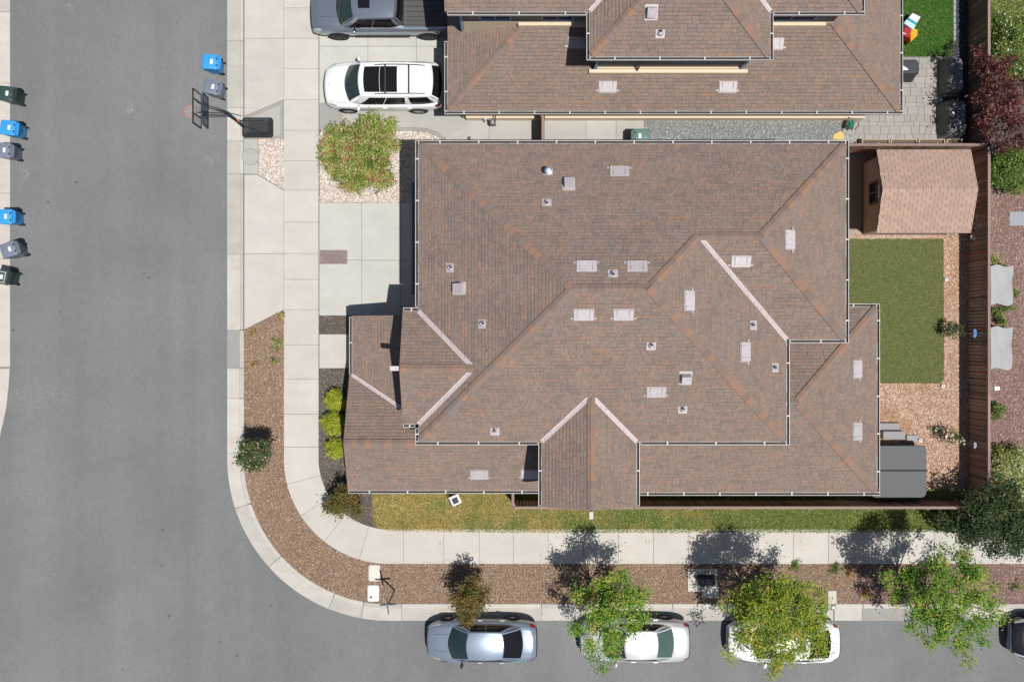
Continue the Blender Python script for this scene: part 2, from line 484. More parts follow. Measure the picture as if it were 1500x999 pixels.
CX, CY = 570, 672                       # centre of the corner's arcs (survey px), z ~ 0
def path_pt(L, r):
    if L < CY: return W2(CX-r, L)
    q = (L-CY)/(238*1.0)
    if q < 1.0:
        a = math.radians(180-90*q)
        return W2(CX+r*math.cos(a), CY+r*math.sin(a))
    return W2(CX+(L-CY-238), CY+r)
def V(y): return y
def A(deg): return CY+(180-deg)/90*238
def Hx(x): return CY+238+(x-CX)
def strip(L0, L1, r0, r1, n=None):
    Ls = [L0]
    n = n or (10 if L1 > CY and L0 < CY+238 else 1)
    for i in range(1, n+1): Ls.append(L0+(L1-L0)*i/n)
    return [path_pt(l, r0) for l in Ls]+[path_pt(l, r1) for l in reversed(Ls)]

# road: one sheet reaching under the gutters
structure('road', MB().face([(-60,-70,0.0),(70,-70,0.0),(70,60,0.0),(-60,60,0.0)]), M_ASPH)

# raised lot (back of kerb inwards)
lot = strip(-700, Hx(2600), 212.5, 212.5, 1)
Ls = [-700]+[CY+238*i/24 for i in range(25)]+[Hx(2600)]
lot_pts = [path_pt(l, 213.5) for l in Ls]
lot_pts += [(lot_pts[-1][0], 45.0), (lot_pts[0][0], 45.0)]
structure('lot_soil', MB().prism(lot_pts, -0.02, 0.10), M_SOIL)

# gutter and kerb
g = structure('street_gutter', MB().prism([path_pt(l, 237.5) for l in Ls]+[path_pt(l, 218.6) for l in reversed(Ls)], -0.02, 0.008), M_JOINT)
gj = [V(-160),V(-60),V(60),V(158),V(207),V(255),V(373),V(484),V(540),V(584),V(665),A(162),A(138),A(112),A(100),Hx(588),Hx(690),Hx(793),Hx(895),Hx(985),Hx(1080),Hx(1212),Hx(1223),Hx(1264),Hx(1420),Hx(1520),Hx(1640)]
k = structure('kerb', MB().prism([path_pt(l, 218.8) for l in Ls]+[path_pt(l, 213) for l in reversed(Ls)], -0.02, 0.03), M_JOINT)
for a, b in zip(gj, gj[1:]):
    old = a in (V(484), Hx(1264))
    structure('gutter_slab', MB().prism(strip(a+.35, b-.35, 238, 219), -0.02, 0.02), M_CONCG if old else M_GUT, g)
    low = b <= V(485)
    structure('kerb_stone', MB().prism(strip(a+.25, b-.25, 218.95, 212.3), -0.02, 0.045 if low else 0.145, 0.02), M_GUT, k)
# west side gutter and apron
wg = structure('gutter_west', MB().prism(poly([(-60,-160),(14.6,-160),(14.6,540),(11,590),(0,640),(-60,760)], 0), -0.02, 0.008), M_JOINT)
for a, b in zip([-160,-60,19,123,230,284,380,538],[-60,19,123,230,284,380,538,539]):
    if b-a > 2: structure('gutter_slab', MB().prism(poly([(-50,a+.4),(15,a+.4),(15,b-.4),(-50,b-.4)], 0), -0.02, 0.02), M_CONC if a > 300 else M_GUT, wg)
structure('gutter_slab', MB().prism(poly([(-50,540.5),(14.4,540.5),(13,565),(9,600),(0,640),(-20,690),(-50,740)], 0), -0.02, 0.02), M_GUT, wg)

# sidewalk
sw = structure('sidewalk', MB().prism([path_pt(l, 153.6) for l in Ls]+[path_pt(l, 103.6) for l in reversed(Ls)], -0.02, 0.106), M_JOINT)
sj = [V(-60),V(-32),V(13),V(57.5),V(101.5),V(147),V(192),V(236.5),V(279.5),V(326),V(372),V(410),V(454),V(505.5),V(556),V(607),V(655),A(166),A(147),A(128),A(106.5),Hx(591),Hx(650),Hx(702),Hx(752),Hx(803),Hx(855),Hx(906),Hx(957),Hx(1008),Hx(1060),Hx(1111),Hx(1162),Hx(1213),Hx(1265),Hx(1316),Hx(1368),Hx(1419),Hx(1470),Hx(1521),Hx(1572)]
for a, b in zip(sj, sj[1:]):
    structure('sidewalk_slab', MB().prism(strip(a+.22, b-.22, 154, 103.2), 0.0, 0.13, 0.006), M_CONC, sw)

# driveway aprons in the parkway
ap = structure('driveway_apron', MB().prism(poly([(357.8,-160),(416,-160),(416,454),(357.8,484)]), 0.05, 0.104), M_JOINT)
for p in ([(358.2,-160),(415.6,-160),(415.6,-60),(358.2,-60)], [(358.2,-59.4),(415.6,-59.4),(415.6,57),(358.2,57)],
          [(358.2,57.6),(415.6,57.6),(415.6,147),(358.2,171)], [(358.2,257),(377,257),(415.6,280),(415.6,372),(358.2,372)],
          [(358.2,372.7),(415.6,372.7),(415.6,454.5),(358.2,483)]):
    structure('apron_slab', MB().prism(poly(p), 0.05, 0.125, 0.006), M_CONCW if p[2][1] < 373 else M_CONC, ap)
structure('pad_border', MB().prism(poly([(358.2,172),(415.6,148),(415.6,204),(358.2,204)]), 0.05, 0.122), M_CONCG, ap)
structure('pad_slab', MB().prism(poly([(362,176),(411,155),(411,199),(362,199)]), 0.05, 0.1265), M_DRIVEG, ap)

# house driveway, neighbour's driveway, walks
dr = structure('driveway', MB().prism(poly([(467.5,298),(646,298),(646,463),(467.5,463)]), 0.0, 0.106), M_JOINT)
for x0, x1 in ((468,529.7),(530.2,586.6),(587.1,646)):
    for y0, y1 in ((298.5,381.6),(382.2,462.5)):
        structure('driveway_slab', MB().prism(poly([(x0,y0),(x1,y0),(x1,y1),(x0,y1)]), 0.0, 0.13, 0.006), M_DRIVE, dr)
bk = structure('brick_inlay', MB().prism(poly([(468.6,367),(509,367),(509,387.5),(468.6,387.5)]), 0.1, 0.132), M_JOINT)
bm = None
for i in range(6):
    for j in range(7):
        w = 40/6.5; x0 = 469+i*w+(w/2 if j % 2 else 0); y0 = 367.4+j*2.87
        p = poly([(x0,y0),(x0+w-.35,y0),(x0+w-.35,y0+2.5),(x0,y0+2.5)])
        structure('brick', MB().prism(p, 0.12, 0.139+.003*random.random(), 0.004), M_BRICK, bk)
nd_ = structure('neighbour_driveway', MB().prism(poly([(467.5,-160),(690,-160),(690,166),(467.5,166)]), 0.0, 0.106), M_JOINT)
for x0, x1 in ((468,538.8),(539.3,609.8),(610.3,690)):
    for y0, y1 in ((-160,-72),(-71.5,-1),(-.5,68.8),(69.4,152)):
        structure('driveway_slab', MB().prism(poly([(x0,y0),(x1,y0),(x1,y1),(x0,y1)]), 0.0, 0.13, 0.006), M_DRIVE, nd_)
structure('side_walk', MB().prism(poly([(500,152.5),(690,152.5),(690,182),(652,203),(640,194),(624,189),(600,188),(520,190),(500,175)]), 0.0, 0.128), M_DRIVEG)
structure('walk_border', MB().prism(poly([(468,153),(499.5,153),(499.5,175),(519,190.5),(600,188.5),(624,189.5),(640,194.5),(652,204),(648,206),(637,199),(622,193.5),(600,192),(515,194),(490,192),(468,192)]), 0.0, 0.131), M_CONCG)
sy = structure('side_yard_paving', MB().prism(poly([(640,160),(951,160),(951,232),(640,232)]), 0.0, 0.106), M_JOINT)
for x0, x1 in ((653,716),(716.6,797),(797.6,858),(858.6,902),(902.6,943)):
    structure('paving_slab', MB().prism(poly([(x0,160),(x1,160),(x1,232),(x0,232)]), 0.0, 0.126, 0.005), M_DRIVEG, sy)
fw = structure('front_walk', MB().prism(poly([(467.6,490),(640,490),(640,540),(467.6,540)]), 0.0, 0.106), M_JOINT)
structure('walk_slab', MB().prism(poly([(468,490.4),(640,490.4),(640,539.6),(468,539.6)]), 0.0, 0.129, 0.006), M_CONC, fw)

# neighbour's patio pavers, laid in courses
pat = structure('patio', MB().prism(poly([(1232,84),(1380,84),(1380,212),(1232,212)]), 0.0, 0.106), M_PJOINT)
y = 86.0; r = 0
while y < 210:
    h = (9.5, 6.5, 12.0)[r % 3]; x = 1233-random.random()*8
    while x < 1378:
        w = random.choice((8.5, 12.5, 12.5, 16))
        if x+w > 1257 or y > 168:
            structure('paver', MB().prism(poly([(max(x,1233),y),(min(x+w-.4,1379),y),(min(x+w-.4,1379),y+h-.4),(max(x,1233),y+h-.4)]), 0.1, 0.124+.004*random.random(), 0.006), M_PAVER, pat)
        x += w
    y += h; r += 1

# loose ground cover ------------------------------------------------
CHIP_V = [(-.5,-.5,0),(.5,-.5,0),(.5,.5,0),(-.5,.5,0),(-.42,0,.5),(.42,0,.5)]
CHIP_F = [(0,1,5,4),(2,3,4,5)]
PEB_V = [(-.5,-.3,0),(.1,-.5,0),(.5,.05,0),(.1,.5,0),(-.4,.35,0),(-.12,-.1,.55),(.2,.12,.5)]
PEB_F = [(0,1,5),(1,2,6),(2,3,6),(3,4,5),(4,0,5),(1,6,5),(3,5,6)]

def chips(name, label, pg, dens, m, z=0.118, size=(0.046,0.022,0.02), holes=(), cat='mulch', base=None, zb=0.112):
    P = rand_in(pg, dens, holes); n = len(P)
    s = np.array(size)[None]*(0.45+1.1*RNG.random((n, 1)))*(0.8+.4*RNG.random((n, 3)))
    pos = np.c_[P, z+0.012*RNG.random(n)]
    o = bulk(name, CHIP_V, CHIP_F, pos, RNG.random(n)*6.283, s, m, tilt=(RNG.random(n)-.5)*0.9)
    return tag(o, label, cat, kind='stuff')

def pebbles(name, label, pg, dens, m, z=0.112, size=0.045, holes=(), cat='gravel'):
    P = rand_in(pg, dens, holes); n = len(P)
    s = size*(0.5+.9*RNG.random((n, 1)))*(0.75+.5*RNG.random((n, 3)))
    pos = np.c_[P, z+0.01*RNG.random(n)]
    o = bulk(name, PEB_V, PEB_F, pos, RNG.random(n)*6.283, s, m)
    return tag(o, label, cat, kind='stuff')

def sheet(name, pg, m, z=0.112):
    return structure(name, MB().prism(pg, 0.0, z), m)

M_MB = mat('mulch_bed', (0.165,0.112,0.078), (0.235,0.162,0.115), 20, 0.95, grain=0.4, grains=60, bump=0.6)
M_MBR = mat('red_mulch_bed', (0.17,0.108,0.088), (0.24,0.155,0.13), 20, 0.95, grain=0.4, grains=60, bump=0.6)
M_MBD = mat('dark_mulch_bed', (0.075,0.062,0.052), (0.11,0.093,0.08), 20, 0.95, grain=0.4, grains=60, bump=0.6)
M_CHB = mat('tan_chip_bed', (0.27,0.17,0.115), (0.36,0.24,0.17), 20, 0.95, grain=0.35, grains=60, bump=0.6)
M_STB = mat('pebble_bed', (0.33,0.27,0.23), (0.46,0.40,0.35), 25, 0.9, grain=0.3, grains=50, bump=0.5)
M_GVB = mat('gravel_bed', (0.15,0.155,0.15), (0.24,0.245,0.24), 30, 0.9, grain=0.35, grains=60, bump=0.5)
M_BSB = mat('dark_pebble_bed', (0.02,0.022,0.025), rough=0.9)

pk = poly([(357,484),(416.5,455),(416.5,CY)])
pk = [W2(357.3,484)]+[W2(416.5,455.5)]+[path_pt(l, 154.3) for l in [CY+238*i/20 for i in range(21)]+[Hx(1250)]]+[path_pt(l, 212.2) for l in [Hx(1250)]+[CY+238*i/20 for i in range(20,-1,-1)]]
PADS = [poly(p) for p in ([(540,826),(557,826),(557,852),(540,852)], [(538,857),(556,857),(556,882),(538,882)], [(1006,831),(1050,831),(1050,867),(1006,867)], [(1027,857),(1053,857),(1053,877),(1027,877)], [(1211.5,864),(1226,864),(1226,888),(1211.5,888)])]
sheet('parkway_bed', pk, M_MB)
chips('parkway_mulch', 'brown bark mulch filling the parkway strip round the corner', pk, 2100, M_MULCH, size=(0.04,0.02,0.018), holes=PADS)
pk2 = [path_pt(Hx(1250.3), 154.3), path_pt(Hx(1640), 154.3), path_pt(Hx(1640), 212.2), path_pt(Hx(1250.3), 212.2)]
sheet('parkway_bed_east', pk2, M_MBR)
chips('red_parkway_mulch', 'reddish mulch in the parkway strip beneath the last street tree', pk2, 900, M_MULCHR)
fb = poly([(467.6,540.5),(560,540.5),(560,725),(547,725),(549,773)])+[path_pt(l, 103.0) for l in [CY+238*i/20 for i in range(18,-1,-1)]]
sheet('front_bed', fb, M_MBD)
chips('front_bed_mulch', 'dark mulch in the curved bed below the round yellow bushes', fb, 1400, M_MULCHD)
fb2 = poly([(467.6,463),(600,463),(600,490),(467.6,490)])
sheet('small_bed', fb2, M_MBD)
chips('small_bed_mulch', 'small dark mulch rectangle between the driveway and the front walk', fb2, 900, M_MULCHD)
gp = poly([(378.5,204.5),(416,204.5),(416,278.5),(378.5,256)])
sheet('pebble_bed_parkway', gp, M_STB, 0.108)
pebbles('parkway_pebbles', 'pale pebbles beside the round meter lid in the parkway', gp, 620, M_STONE)
gp2 = poly([(468,192.5),(515,194.5),(600,192.5),(622,194),(637,199.5),(648,207),(650,240),(650,298),(468,298)])
sheet('pebble_bed_front', gp2, M_STB, 0.108)
pebbles('front_pebbles', 'pale pebbles around the big variegated bush by the driveway', gp2, 620, M_STONE)
gr = poly([(943.6,160),(1257,160),(1257,232),(943.6,232)])
sheet('side_gravel_bed', gr, M_GVB, 0.108)
pebbles('side_gravel', 'grey crushed gravel in the side yard between both houses', gr, 750, M_GRAVEL, size=0.042)
ch = poly([(1225,340),(1419,340),(1419,736),(1225,736)])
TURF = poly([(1225,350.5),(1382,350.5),(1382.5,556),(1377,562),(1225,562)])
LAWN = poly([(548,700),(1520,700),(1520,776.8)])+[path_pt(Hx(x), 103.6) for x in (1520, 1000, 700, 570)]+poly([(553,773),(547,752)])
sheet('chip_bed', poly([(1225,200),(1420,200),(1420,736),(1225,736)]), M_CHB, 0.106)
chips('back_wood_chips', 'tan and rust wood chips round the artificial turf in the back yard', ch, 1300, M_CHIP, holes=[TURF], cat='wood chips')
sheet('turf_base', TURF, M_LAWNB, 0.114)
sheet('lawn', LAWN, M_LAWNB, 0.108)
nl = poly([(1310,-80),(1395.5,-80),(1395.5,84),(1310,84)])
sheet('neighbour_turf_base', nl, M_LAWNB, 0.112)
bs = poly([(1396,-80),(1420,-80),(1420,212),(1380.5,212),(1380.5,84.5),(1396,84.5)])
sheet('dark_pebble_strip', bs, M_BSB, 0.108)
pebbles('black_pebbles', 'near-black pebbles along the fence behind the bright turf', bs, 500, M_BLKSTONE, size=0.06)
rn = poly([(1420,276),(1640,276),(1640,776),(1420,776)])
sheet('east_garden_bed', rn, M_MBR)
chips('east_garden_mulch', 'reddish mulch of the garden beyond the back fence', poly([(1422,276),(1530,276),(1530,735),(1422,735)]), 1200, M_MULCHR)
dg = poly([(1420,-80),(1640,-80),(1640,275.5),(1420,275.5)])
sheet('east_bed', dg, M_MBD)

BLADE_V = [(-.13,0,0),(.13,0,0),(.05,.28,.75),(0,.62,1.0)]
BLADE_F = [(0,1,2,3)]
def grass(name, label, pg, dens, m, h, z=0.11, holes=()):
    P = rand_in(pg, dens, holes); n = len(P)
    s = h*(0.6+.8*RNG.random(n))
    o = bulk(name, BLADE_V, BLADE_F, np.c_[P, np.full(n, z)], RNG.random(n)*6.283, np.c_[s*.9, s, s], m, tilt=(RNG.random(n)-.7)*.8)
    return tag(o, label, 'grass', kind='stuff')
grass('turf_grass', 'plain green artificial turf rectangle behind the house', TURF, 4500, M_TURF, 0.03, 0.114)
grass('bright_turf_grass', 'bright green turf beside the neighbour house and toy', nl, 3500, M_TURF2, 0.06, 0.112)
fl = poly([(546,716),(1520,716),(1520,779)])+poly([(1100,780),(760,780),(570,777.5),(551,774),(545,752)])
grass('lawn_grass', 'weedy green and golden front lawn strip along the sidewalk', fl, 2600, M_LAWN, 0.075)
grass('dry_grass', 'dry yellow green grass beyond the fence behind flowering shrubs', poly([(1452,-20),(1520,-20),(1520,120),(1452,120)]), 1800, M_LAWN, 0.09, 0.112)
# strip of pale edging beside the turf, concrete path by the shed
structure('shed_path', MB().prism(poly([(1228,338),(1352,338),(1362,349.8),(1228,349.8)]), 0.0, 0.124), M_CONCG)
ed = structure('turf_edging', MB().prism(poly([(1396,-80),(1400,-80),(1400,62),(1396,62)]), 0.0, 0.109), M_JOINT)
y = -20.0
while y < 60:
    structure('edging_stone', MB().prism(poly([(1395.6,y),(1399.6,y+.4),(1399.6,y+8.4),(1395.8,y+8.8)]), 0.05, 0.16+.02*random.random(), .012), M_STONE if False else M_SLATE, ed); y += 9.4

# ================================================================ HOUSES
class Roof:
    """planar faces over convex plan polygons; z = z0 + s * (distance up from the eave line)"""
    def __init__(s): s.faces = []
    def add(s, pts, eave_pt, up, z0, slope, clip=None):
        s.faces.append(dict(p=[tuple(p) for p in pts], e=eave_pt, u=Vector(up).normalized(), z0=z0, s=slope))
    def fz(s, f, x, y): return f['z0']+f['s']*((x-f['e'][0])*f['u'].x+(y-f['e'][1])*f['u'].y)
    def z(s, x, y):
        best = None
        for f in s.faces:
            if inside(np.array([[x, y]]), f['p'])[0]:
                z = s.fz(f, x, y)
                if best is None or z > best[0]: best = (z, f)
        return best

def clip_poly(pts, conv):
    a = sum(p[0]*q[1]-q[0]*p[1] for p, q in zip(conv, conv[1:]+conv[:1]))
    if a < 0: conv = conv[::-1]
    out = pts
    for p, q in zip(conv, conv[1:]+conv[:1]):
        if not out: return []
        ex, ey = q[0]-p[0], q[1]-p[1]
        res = []
        for i in range(len(out)):
            c, d = out[i-1], out[i]
            sc = ex*(c[1]-p[1])-ey*(c[0]-p[0]); sd = ex*(d[1]-p[1])-ey*(d[0]-p[0])
            if (sc >= 0) != (sd >= 0):
                t = sc/(sc-sd); res.append((c[0]+(d[0]-c[0])*t, c[1]+(d[1]-c[1])*t))
            if sd >= 0: res.append(d)
        out = res
    return out

def shingles(roof, faces, parent, expo=0.143, seed=1):
    rg = random.Random(seed)
    v, fcs, rn = [], [], []
    for f in faces:
        u = f['u']; e = Vector((u.y, -u.x)); ex, ey = f['e']
        uv = [((p[0]-ex)*e.x+(p[1]-ey)*e.y, (p[0]-ex)*u.x+(p[1]-ey)*u.y) for p in f['p']]
        s0, s1 = min(a for a, b in uv), max(a for a, b in uv)
        t0, t1 = min(b for a, b in uv), max(b for a, b in uv)
        ct = expo/math.sqrt(1+f['s']**2)
        k = math.floor(t0/ct)
        nx, ny, nz = -f['s']*u.x, -f['s']*u.y, 1.0
        nl_ = math.sqrt(nx*nx+ny*ny+nz*nz); nx/=nl_; ny/=nl_; nz/=nl_
        tone = 0.5
        while k*ct < t1:
            lo, hi = k*ct, (k+1)*ct+.004
            s_ = s0-rg.random()*.4
            while s_ < s1:
                w = rg.choice((.20,.26,.28,.30,.32,.34))
                lift = rg.choice((.014,.016,.024,.028))
                lo2 = lo+(.019 if lift < .02 else .012)
                q = [(s_,lo2),(s_+w-.007,lo2),(s_+w-.007,hi),(s_,hi)]
                ins = clip_poly(q, uv)
                if len(ins) >= 3:
                    tone = 0.35*tone+0.65*rg.random() if rg.random() < .4 else rg.random()
                    b = len(v)
                    for a, c in ins:
                        h = lift*(1-(c-lo)/(hi-lo))+.004
                        x = ex+e.x*a+u.x*c; y = ey+e.y*a+u.y*c; z = f['z0']+f['s']*c
                        v.append((x+nx*h, y+ny*h, z+nz*h)); rn.append(tone)
                    fcs.append(tuple(range(b, b+len(ins))))
                    low = [i for i, (a, c) in enumerate(ins) if c < lo2+1e-5]
                    if len(low) == 2:        # butt edge
                        i, j = low; b2 = len(v)
                        for m_ in (i, j):
                            a, c = ins[m_]
                            v.append((ex+e.x*a+u.x*c, ey+e.y*a+u.y*c, f['z0']+f['s']*c)); rn.append(tone)
                        fcs.append((b+i, b+j, b2+1, b2))
                s_ += w
            k += 1
    me = bpy.data.meshes.new('shingles')
    me.from_pydata(v, [], fcs)
    at = me.attributes.new('rnd', 'FLOAT', 'POINT'); at.data.foreach_set('value', rn)
    me.materials.append(M_SHINGLE); me.update()
    return place('shingles', me, parent, 'stuff')

def deck(roof, faces, name, parent, th=0.14):
    mb = MB()
    for f in faces:
        top = [(x, y, roof.fz(f, x, y)) for x, y in f['p']]
        mb.face(top); mb.face([(x, y, z-th) for x, y, z in top][::-1])
        for a, b in zip(top, top[1:]+top[:1]):
            mb.face([a, (a[0],a[1],a[2]-th), (b[0],b[1],b[2]-th), b])
    return mb.build(name, M_DECK, parent)

CAPM = {}
def caps(parent, p0, p1, side, drop, step=0.27, name='hip_cap', w=0.15, l=0.30):
    """folded cap shingles along a hip or ridge p0 (low) -> p1; side = fall of the cap's wing per metre"""
    p0, p1 = Vector(p0), Vector(p1); d = (p1-p0); L = d.length; d.normalize()
    key = (name, round(drop, 2))
    if key not in CAPM:
        mb = MB(); t = .012
        for sx in (1, -1):
            a = [(0,0,.075),(0,sx*w,.075-drop*w),(l,sx*w,.048-drop*w),(l,0,.048)]
            mb.hexa([(x,y,z-t) for x,y,z in a]+a)
        CAPM[key] = mb.mesh(name, M_CAP)
    y = Vector((0,0,1)).cross(d).normalized(); z = d.cross(y)
    n = int(L/step)
    for i in range(n):
        p = p0+d*(i*step+.02)
        M = Matrix(((d.x,y.x,z.x,p.x),(d.y,y.y,z.y,p.y),(d.z,y.z,z.z,p.z),(0,0,0,1)))
        o = place(name, CAPM[key], None, None, 0, M); o.parent = parent

def valley(parent, roof, p0, p1, fa, fb, w=0.085):
    """W-shaped valley metal between faces fa (first) and fb"""
    d = Vector((p1[0]-p0[0], p1[1]-p0[1])).normalized(); n = Vector((-d.y, d.x))
    mb = MB(); off = []
    ca = Vector((sum(p[0] for p in fa['p']), sum(p[1] for p in fa['p'])))/len(fa['p'])
    s = 1 if (ca-Vector(p0)).dot(n) > 0 else -1
    rows = []
    for k, f in ((1, fa), (.2, fa), (0, None), (-.2, fb), (-1, fb)):
        q = n*s*w*k; r = []
        for p in (p0, p1):
            x, y = p[0]+q.x, p[1]+q.y
            z = max(roof.fz(fa, x, y), roof.fz(fb, x, y))+(.03 if abs(k) == 1 else .028 if k else .055)
            r.append((x, y, z))
        rows.append(r)
    mb.grid(rows)
    return mb.build('valley_flashing', M_FLASH, parent)

def gutter(parent, p0, p1, out, z, n_br=None, m=None):
    """open channel gutter from p0 to p1 (plan), out = unit outward"""
    p0, p1, o = Vector(p0), Vector(p1), Vector(out)
    d = (p1-p0).normalized(); L = (p1-p0).length; wd, h, t = .125, .11, .016
    M = Matrix(((d.x,o.x,0,p0.x),(d.y,o.y,0,p0.y),(0,0,1,z),(0,0,0,1)))
    mb = MB()
    mb.box(0,L,0,t,-h,0,M).box(0,L,wd-.021,wd,-h,0,M).box(0,L,t,wd-.021,-h,-h+t,M)
    mb.box(0,t,t,wd-.021,-h+t,-.002,M).box(L-t,L,t,wd-.021,-h+t,-.002,M)
    g = mb.build('rain_gutter', m or M_GUTW, parent)
    sd = MB().box(t,L-t,t+.001,wd-.025,-h+t,-h+t+.02,M).build('gutter_inner_shade', M_GUTSHADE); sd.parent = g  # dark strip on the channel floor stands in for its shade
    br = MB().box(-.026,.026,-.03,wd+.004,.003,.018).mesh('gutter_bracket', M_GUTW)
    k = max(1, int(L/1.4))
    for i in range(k):
        q = M @ Matrix.Translation(((i+.55)*L/k, 0, 0))
        b = place('gutter_bracket', br, None, None, 0, q); b.parent = g
    return g

def frame_at(roof, px, py):
    z = 5.0
    for _ in range(12):
        p = W(px, py, z); r = roof.z(p.x, p.y)
        if r: z = r[0]
    f = r[1]; u = f['u']
    U = Vector((u.x, u.y, f['s'])).normalized(); E = Vector((u.y, -u.x, 0)); N = E.cross(U)
    return Matrix(((E.x,U.x,N.x,p.x),(E.y,U.y,N.y,p.y),(E.z,U.z,N.z,z),(0,0,0,1)))

VM = {}
def roof_vent(parent, roof, px, py, kind):
    M = frame_at(roof, px, py)
    if kind == 'flat':
        if 'f' not in VM:
            a = MB().box(-.37,.37,-.26,.20,.02,.034).mesh('flange', M_VENT)
            b = MB(); b.hexa([(-.36,-.24,.03),(.36,-.24,.03),(.36,.18,.03),(-.36,.18,.03),(-.34,-.22,.11),(.34,-.22,.11),(.35,.17,.07),(-.35,.17,.07)])
            for k in (-.22,.22): b.box(k-.012,k+.012,-.2,.15,.06,.118)
            c = MB().box(-.46,-.37,-.20,-.14,.025,.05).mesh('vent_tab', M_VENT); c2 = MB().box(.37,.46,-.20,-.14,.025,.05).mesh('vent_tab', M_VENT)
            VM['f'] = (a, b.mesh('hood', M_VENT), c, c2)
        r = place('roof_vent', VM['f'][1], parent); r.matrix_basis = M; r['placed'] = 1
        for me, nm in ((VM['f'][0], 'flange'), (VM['f'][2], 'tab'), (VM['f'][3], 'tab')): o = place(nm, me); o.parent = r
    elif kind == 'box':
        if 'b' not in VM:
            a = MB().box(-.24,.24,-.30,.26,.02,.032).mesh('flange', M_VENT)
            b = MB().hexa([(-.17,-.17,.03),(.17,-.17,.03),(.17,.17,.03),(-.17,.17,.03),(-.17,-.19,.24),(.17,-.19,.24),(.17,.17,.32),(-.17,.17,.32)])
            VM['b'] = (a, b.mesh('hood', M_VENT))
        r = place('exhaust_vent', VM['b'][1], parent); r.matrix_basis = M; r['placed'] = 1
        o = place('flange', VM['b'][0]); o.parent = r
    else:
        big = kind == 'cap'
        h = .50 if big else .30; rad = .085 if big else .038
        mb = MB().lathe([(rad,-.1),(rad,h)] if not big else [(rad,-.1),(rad,h*.7),(rad*1.6,h*.72),(rad*1.7,h*.95),(rad*.9,h)], 14)
        T = Matrix.Translation(M.translation)
        r = place('vent_pipe', mb.mesh('vent_pipe', M_GALV if big else M_DARK), parent); r.matrix_basis = T; r['placed'] = 1
        q = MB().box(-.17,.17,-.19,.12,.02,.03).lathe([(.13,.03),(.12,.06),(rad+.02,.16),(rad+.012,.18)], 12)
        o = place('pipe_flashing', q.mesh('pipe_flashing', M_VENT)); o.parent = r
        o.matrix_basis = T.inverted() @ M

def vwindow(parent, x0, x1, z0, z1, wall, axis, out, fm=None, split=True):
    """window in a vertical wall: axis 'y' -> wall plane y=wall facing out*y"""
    fm = fm or M_BLUETRIM
    def bx(mb, a, b, c, d, p0, p1):
        lo, hi = sorted((wall+out*p0, wall+out*p1))
        if axis == 'y': mb.box(a, b, lo, hi, c, d)
        else: mb.box(lo, hi, a, b, c, d)
    t = .09
    f = MB()
    bx(f, x0, x1, z0-t, z0, .005, .075); bx(f, x0, x1, z1, z1+t, .005, .06)
    bx(f, x0-t, x0, z0-t, z1+t, .005, .055); bx(f, x1, x1+t, z0-t, z1+t, .005, .055)
    if split:
        m = (x0+x1)/2; bx(f, m-.03, m+.03, z0, z1, .005, .05)
    w = f.build('window', fm, parent)
    g = MB(); bx(g, x0, x1, z0, z1, -.02, .02)
    g.build('pane', M_GLASSD, w)
    return w

# ---------------------------------------------------------------- main house
house = thing('house', 'large corner house with brown shingle hip roof and many pale vents', 'house', (4.5, 0.5, 0.1))
R = Roof(); Z = 5.5; s = .5
W0, E1, N0, S0, E0, S1 = -3.55, 12.68, 7.49, -3.82, 10.43, 0.05
hm = (N0-S0)/2; ry = (N0+S0)/2; a0, a1 = W0+hm, E0-hm
hw_ = (N0-S1)/2; wy = (N0+S1)/2; wx = E1-hw_; mx = E0-hw_
R.add([(W0,N0),(mx,N0),(mx,wy),(a1,ry),(a0,ry)], (W0,N0), (0,-1), Z, s)
R.add([(mx,N0),(E1,N0),(wx,wy),(mx,wy)], (W0,N0), (0,-1), Z, s)
R.add([(W0,N0),(a0,ry),(W0,S0)], (W0,N0), (1,0), Z, s)
R.add([(W0,S0),(a0,ry),(a1,ry),(E0,S0)], (W0,S0), (0,1), Z, s)
R.add([(E0,S0),(a1,ry),(mx,wy),(E0,S1)], (E0,S0), (-1,0), Z, s)
R.add([(E0,S1),(mx,wy),(wx,wy),(E1,S1)], (E0,S1), (0,1), Z, s)
R.add([(E1,S1),(wx,wy),(E1,N0)], (E1,S1), (-1,0), Z, s)
# south gable
gx0, gx1, gs = 1.13, 4.73, -6.28; gm = (gx0+gx1)/2; gh = (gx1-gx0)/2
R.add([(gx0,S0),(gm,S0+gh),(gm,gs),(gx0,gs)], (gx0,S0), (1,0), Z, s)
R.add([(gx1,S0),(gm,S0+gh),(gm,gs),(gx1,gs)], (gx1,S0), (-1,0), Z, s)
# west gable
wy1, wy0, wxe = 1.14, -3.16, -4.15; wm = (wy0+wy1)/2; wh = (wy1-wy0)/2
R.add([(W0,wy1),(W0+wh,wm),(wxe,wm),(wxe,wy1)], (W0,wy1), (0,-1), Z, s)
R.add([(W0,wy0),(W0+wh,wm),(wxe,wm),(wxe,wy0)], (W0,wy0), (0,1), Z, s)
up_faces = list(R.faces)
roof_u = deck(R, up_faces, 'roof', house)
shingles(R, up_faces, roof_u, seed=3)
T = lambda x, y: (x, y, R.z(x, y)[0] if R.z(x, y) else Z)
zr, zw = Z+hm*s, Z+hw_*s
for p, q in (((W0+.05,N0-.05,Z+.03),(a0,ry,zr)), ((W0+.05,S0+.05,Z+.03),(a0,ry,zr)), ((E0-.05,S0+.05,Z+.03),(a1,ry,zr)),
             ((E1-.05,N0-.05,Z+.03),(wx,wy,zw)), ((E1-.05,S1+.05,Z+.03),(wx,wy,zw)), ((mx,wy,zw),(a1,ry,zr))):
    caps(roof_u, p, q, None, .36)
caps(roof_u, (a0,ry,zr), (a1,ry,zr), None, .5, name='ridge_cap')
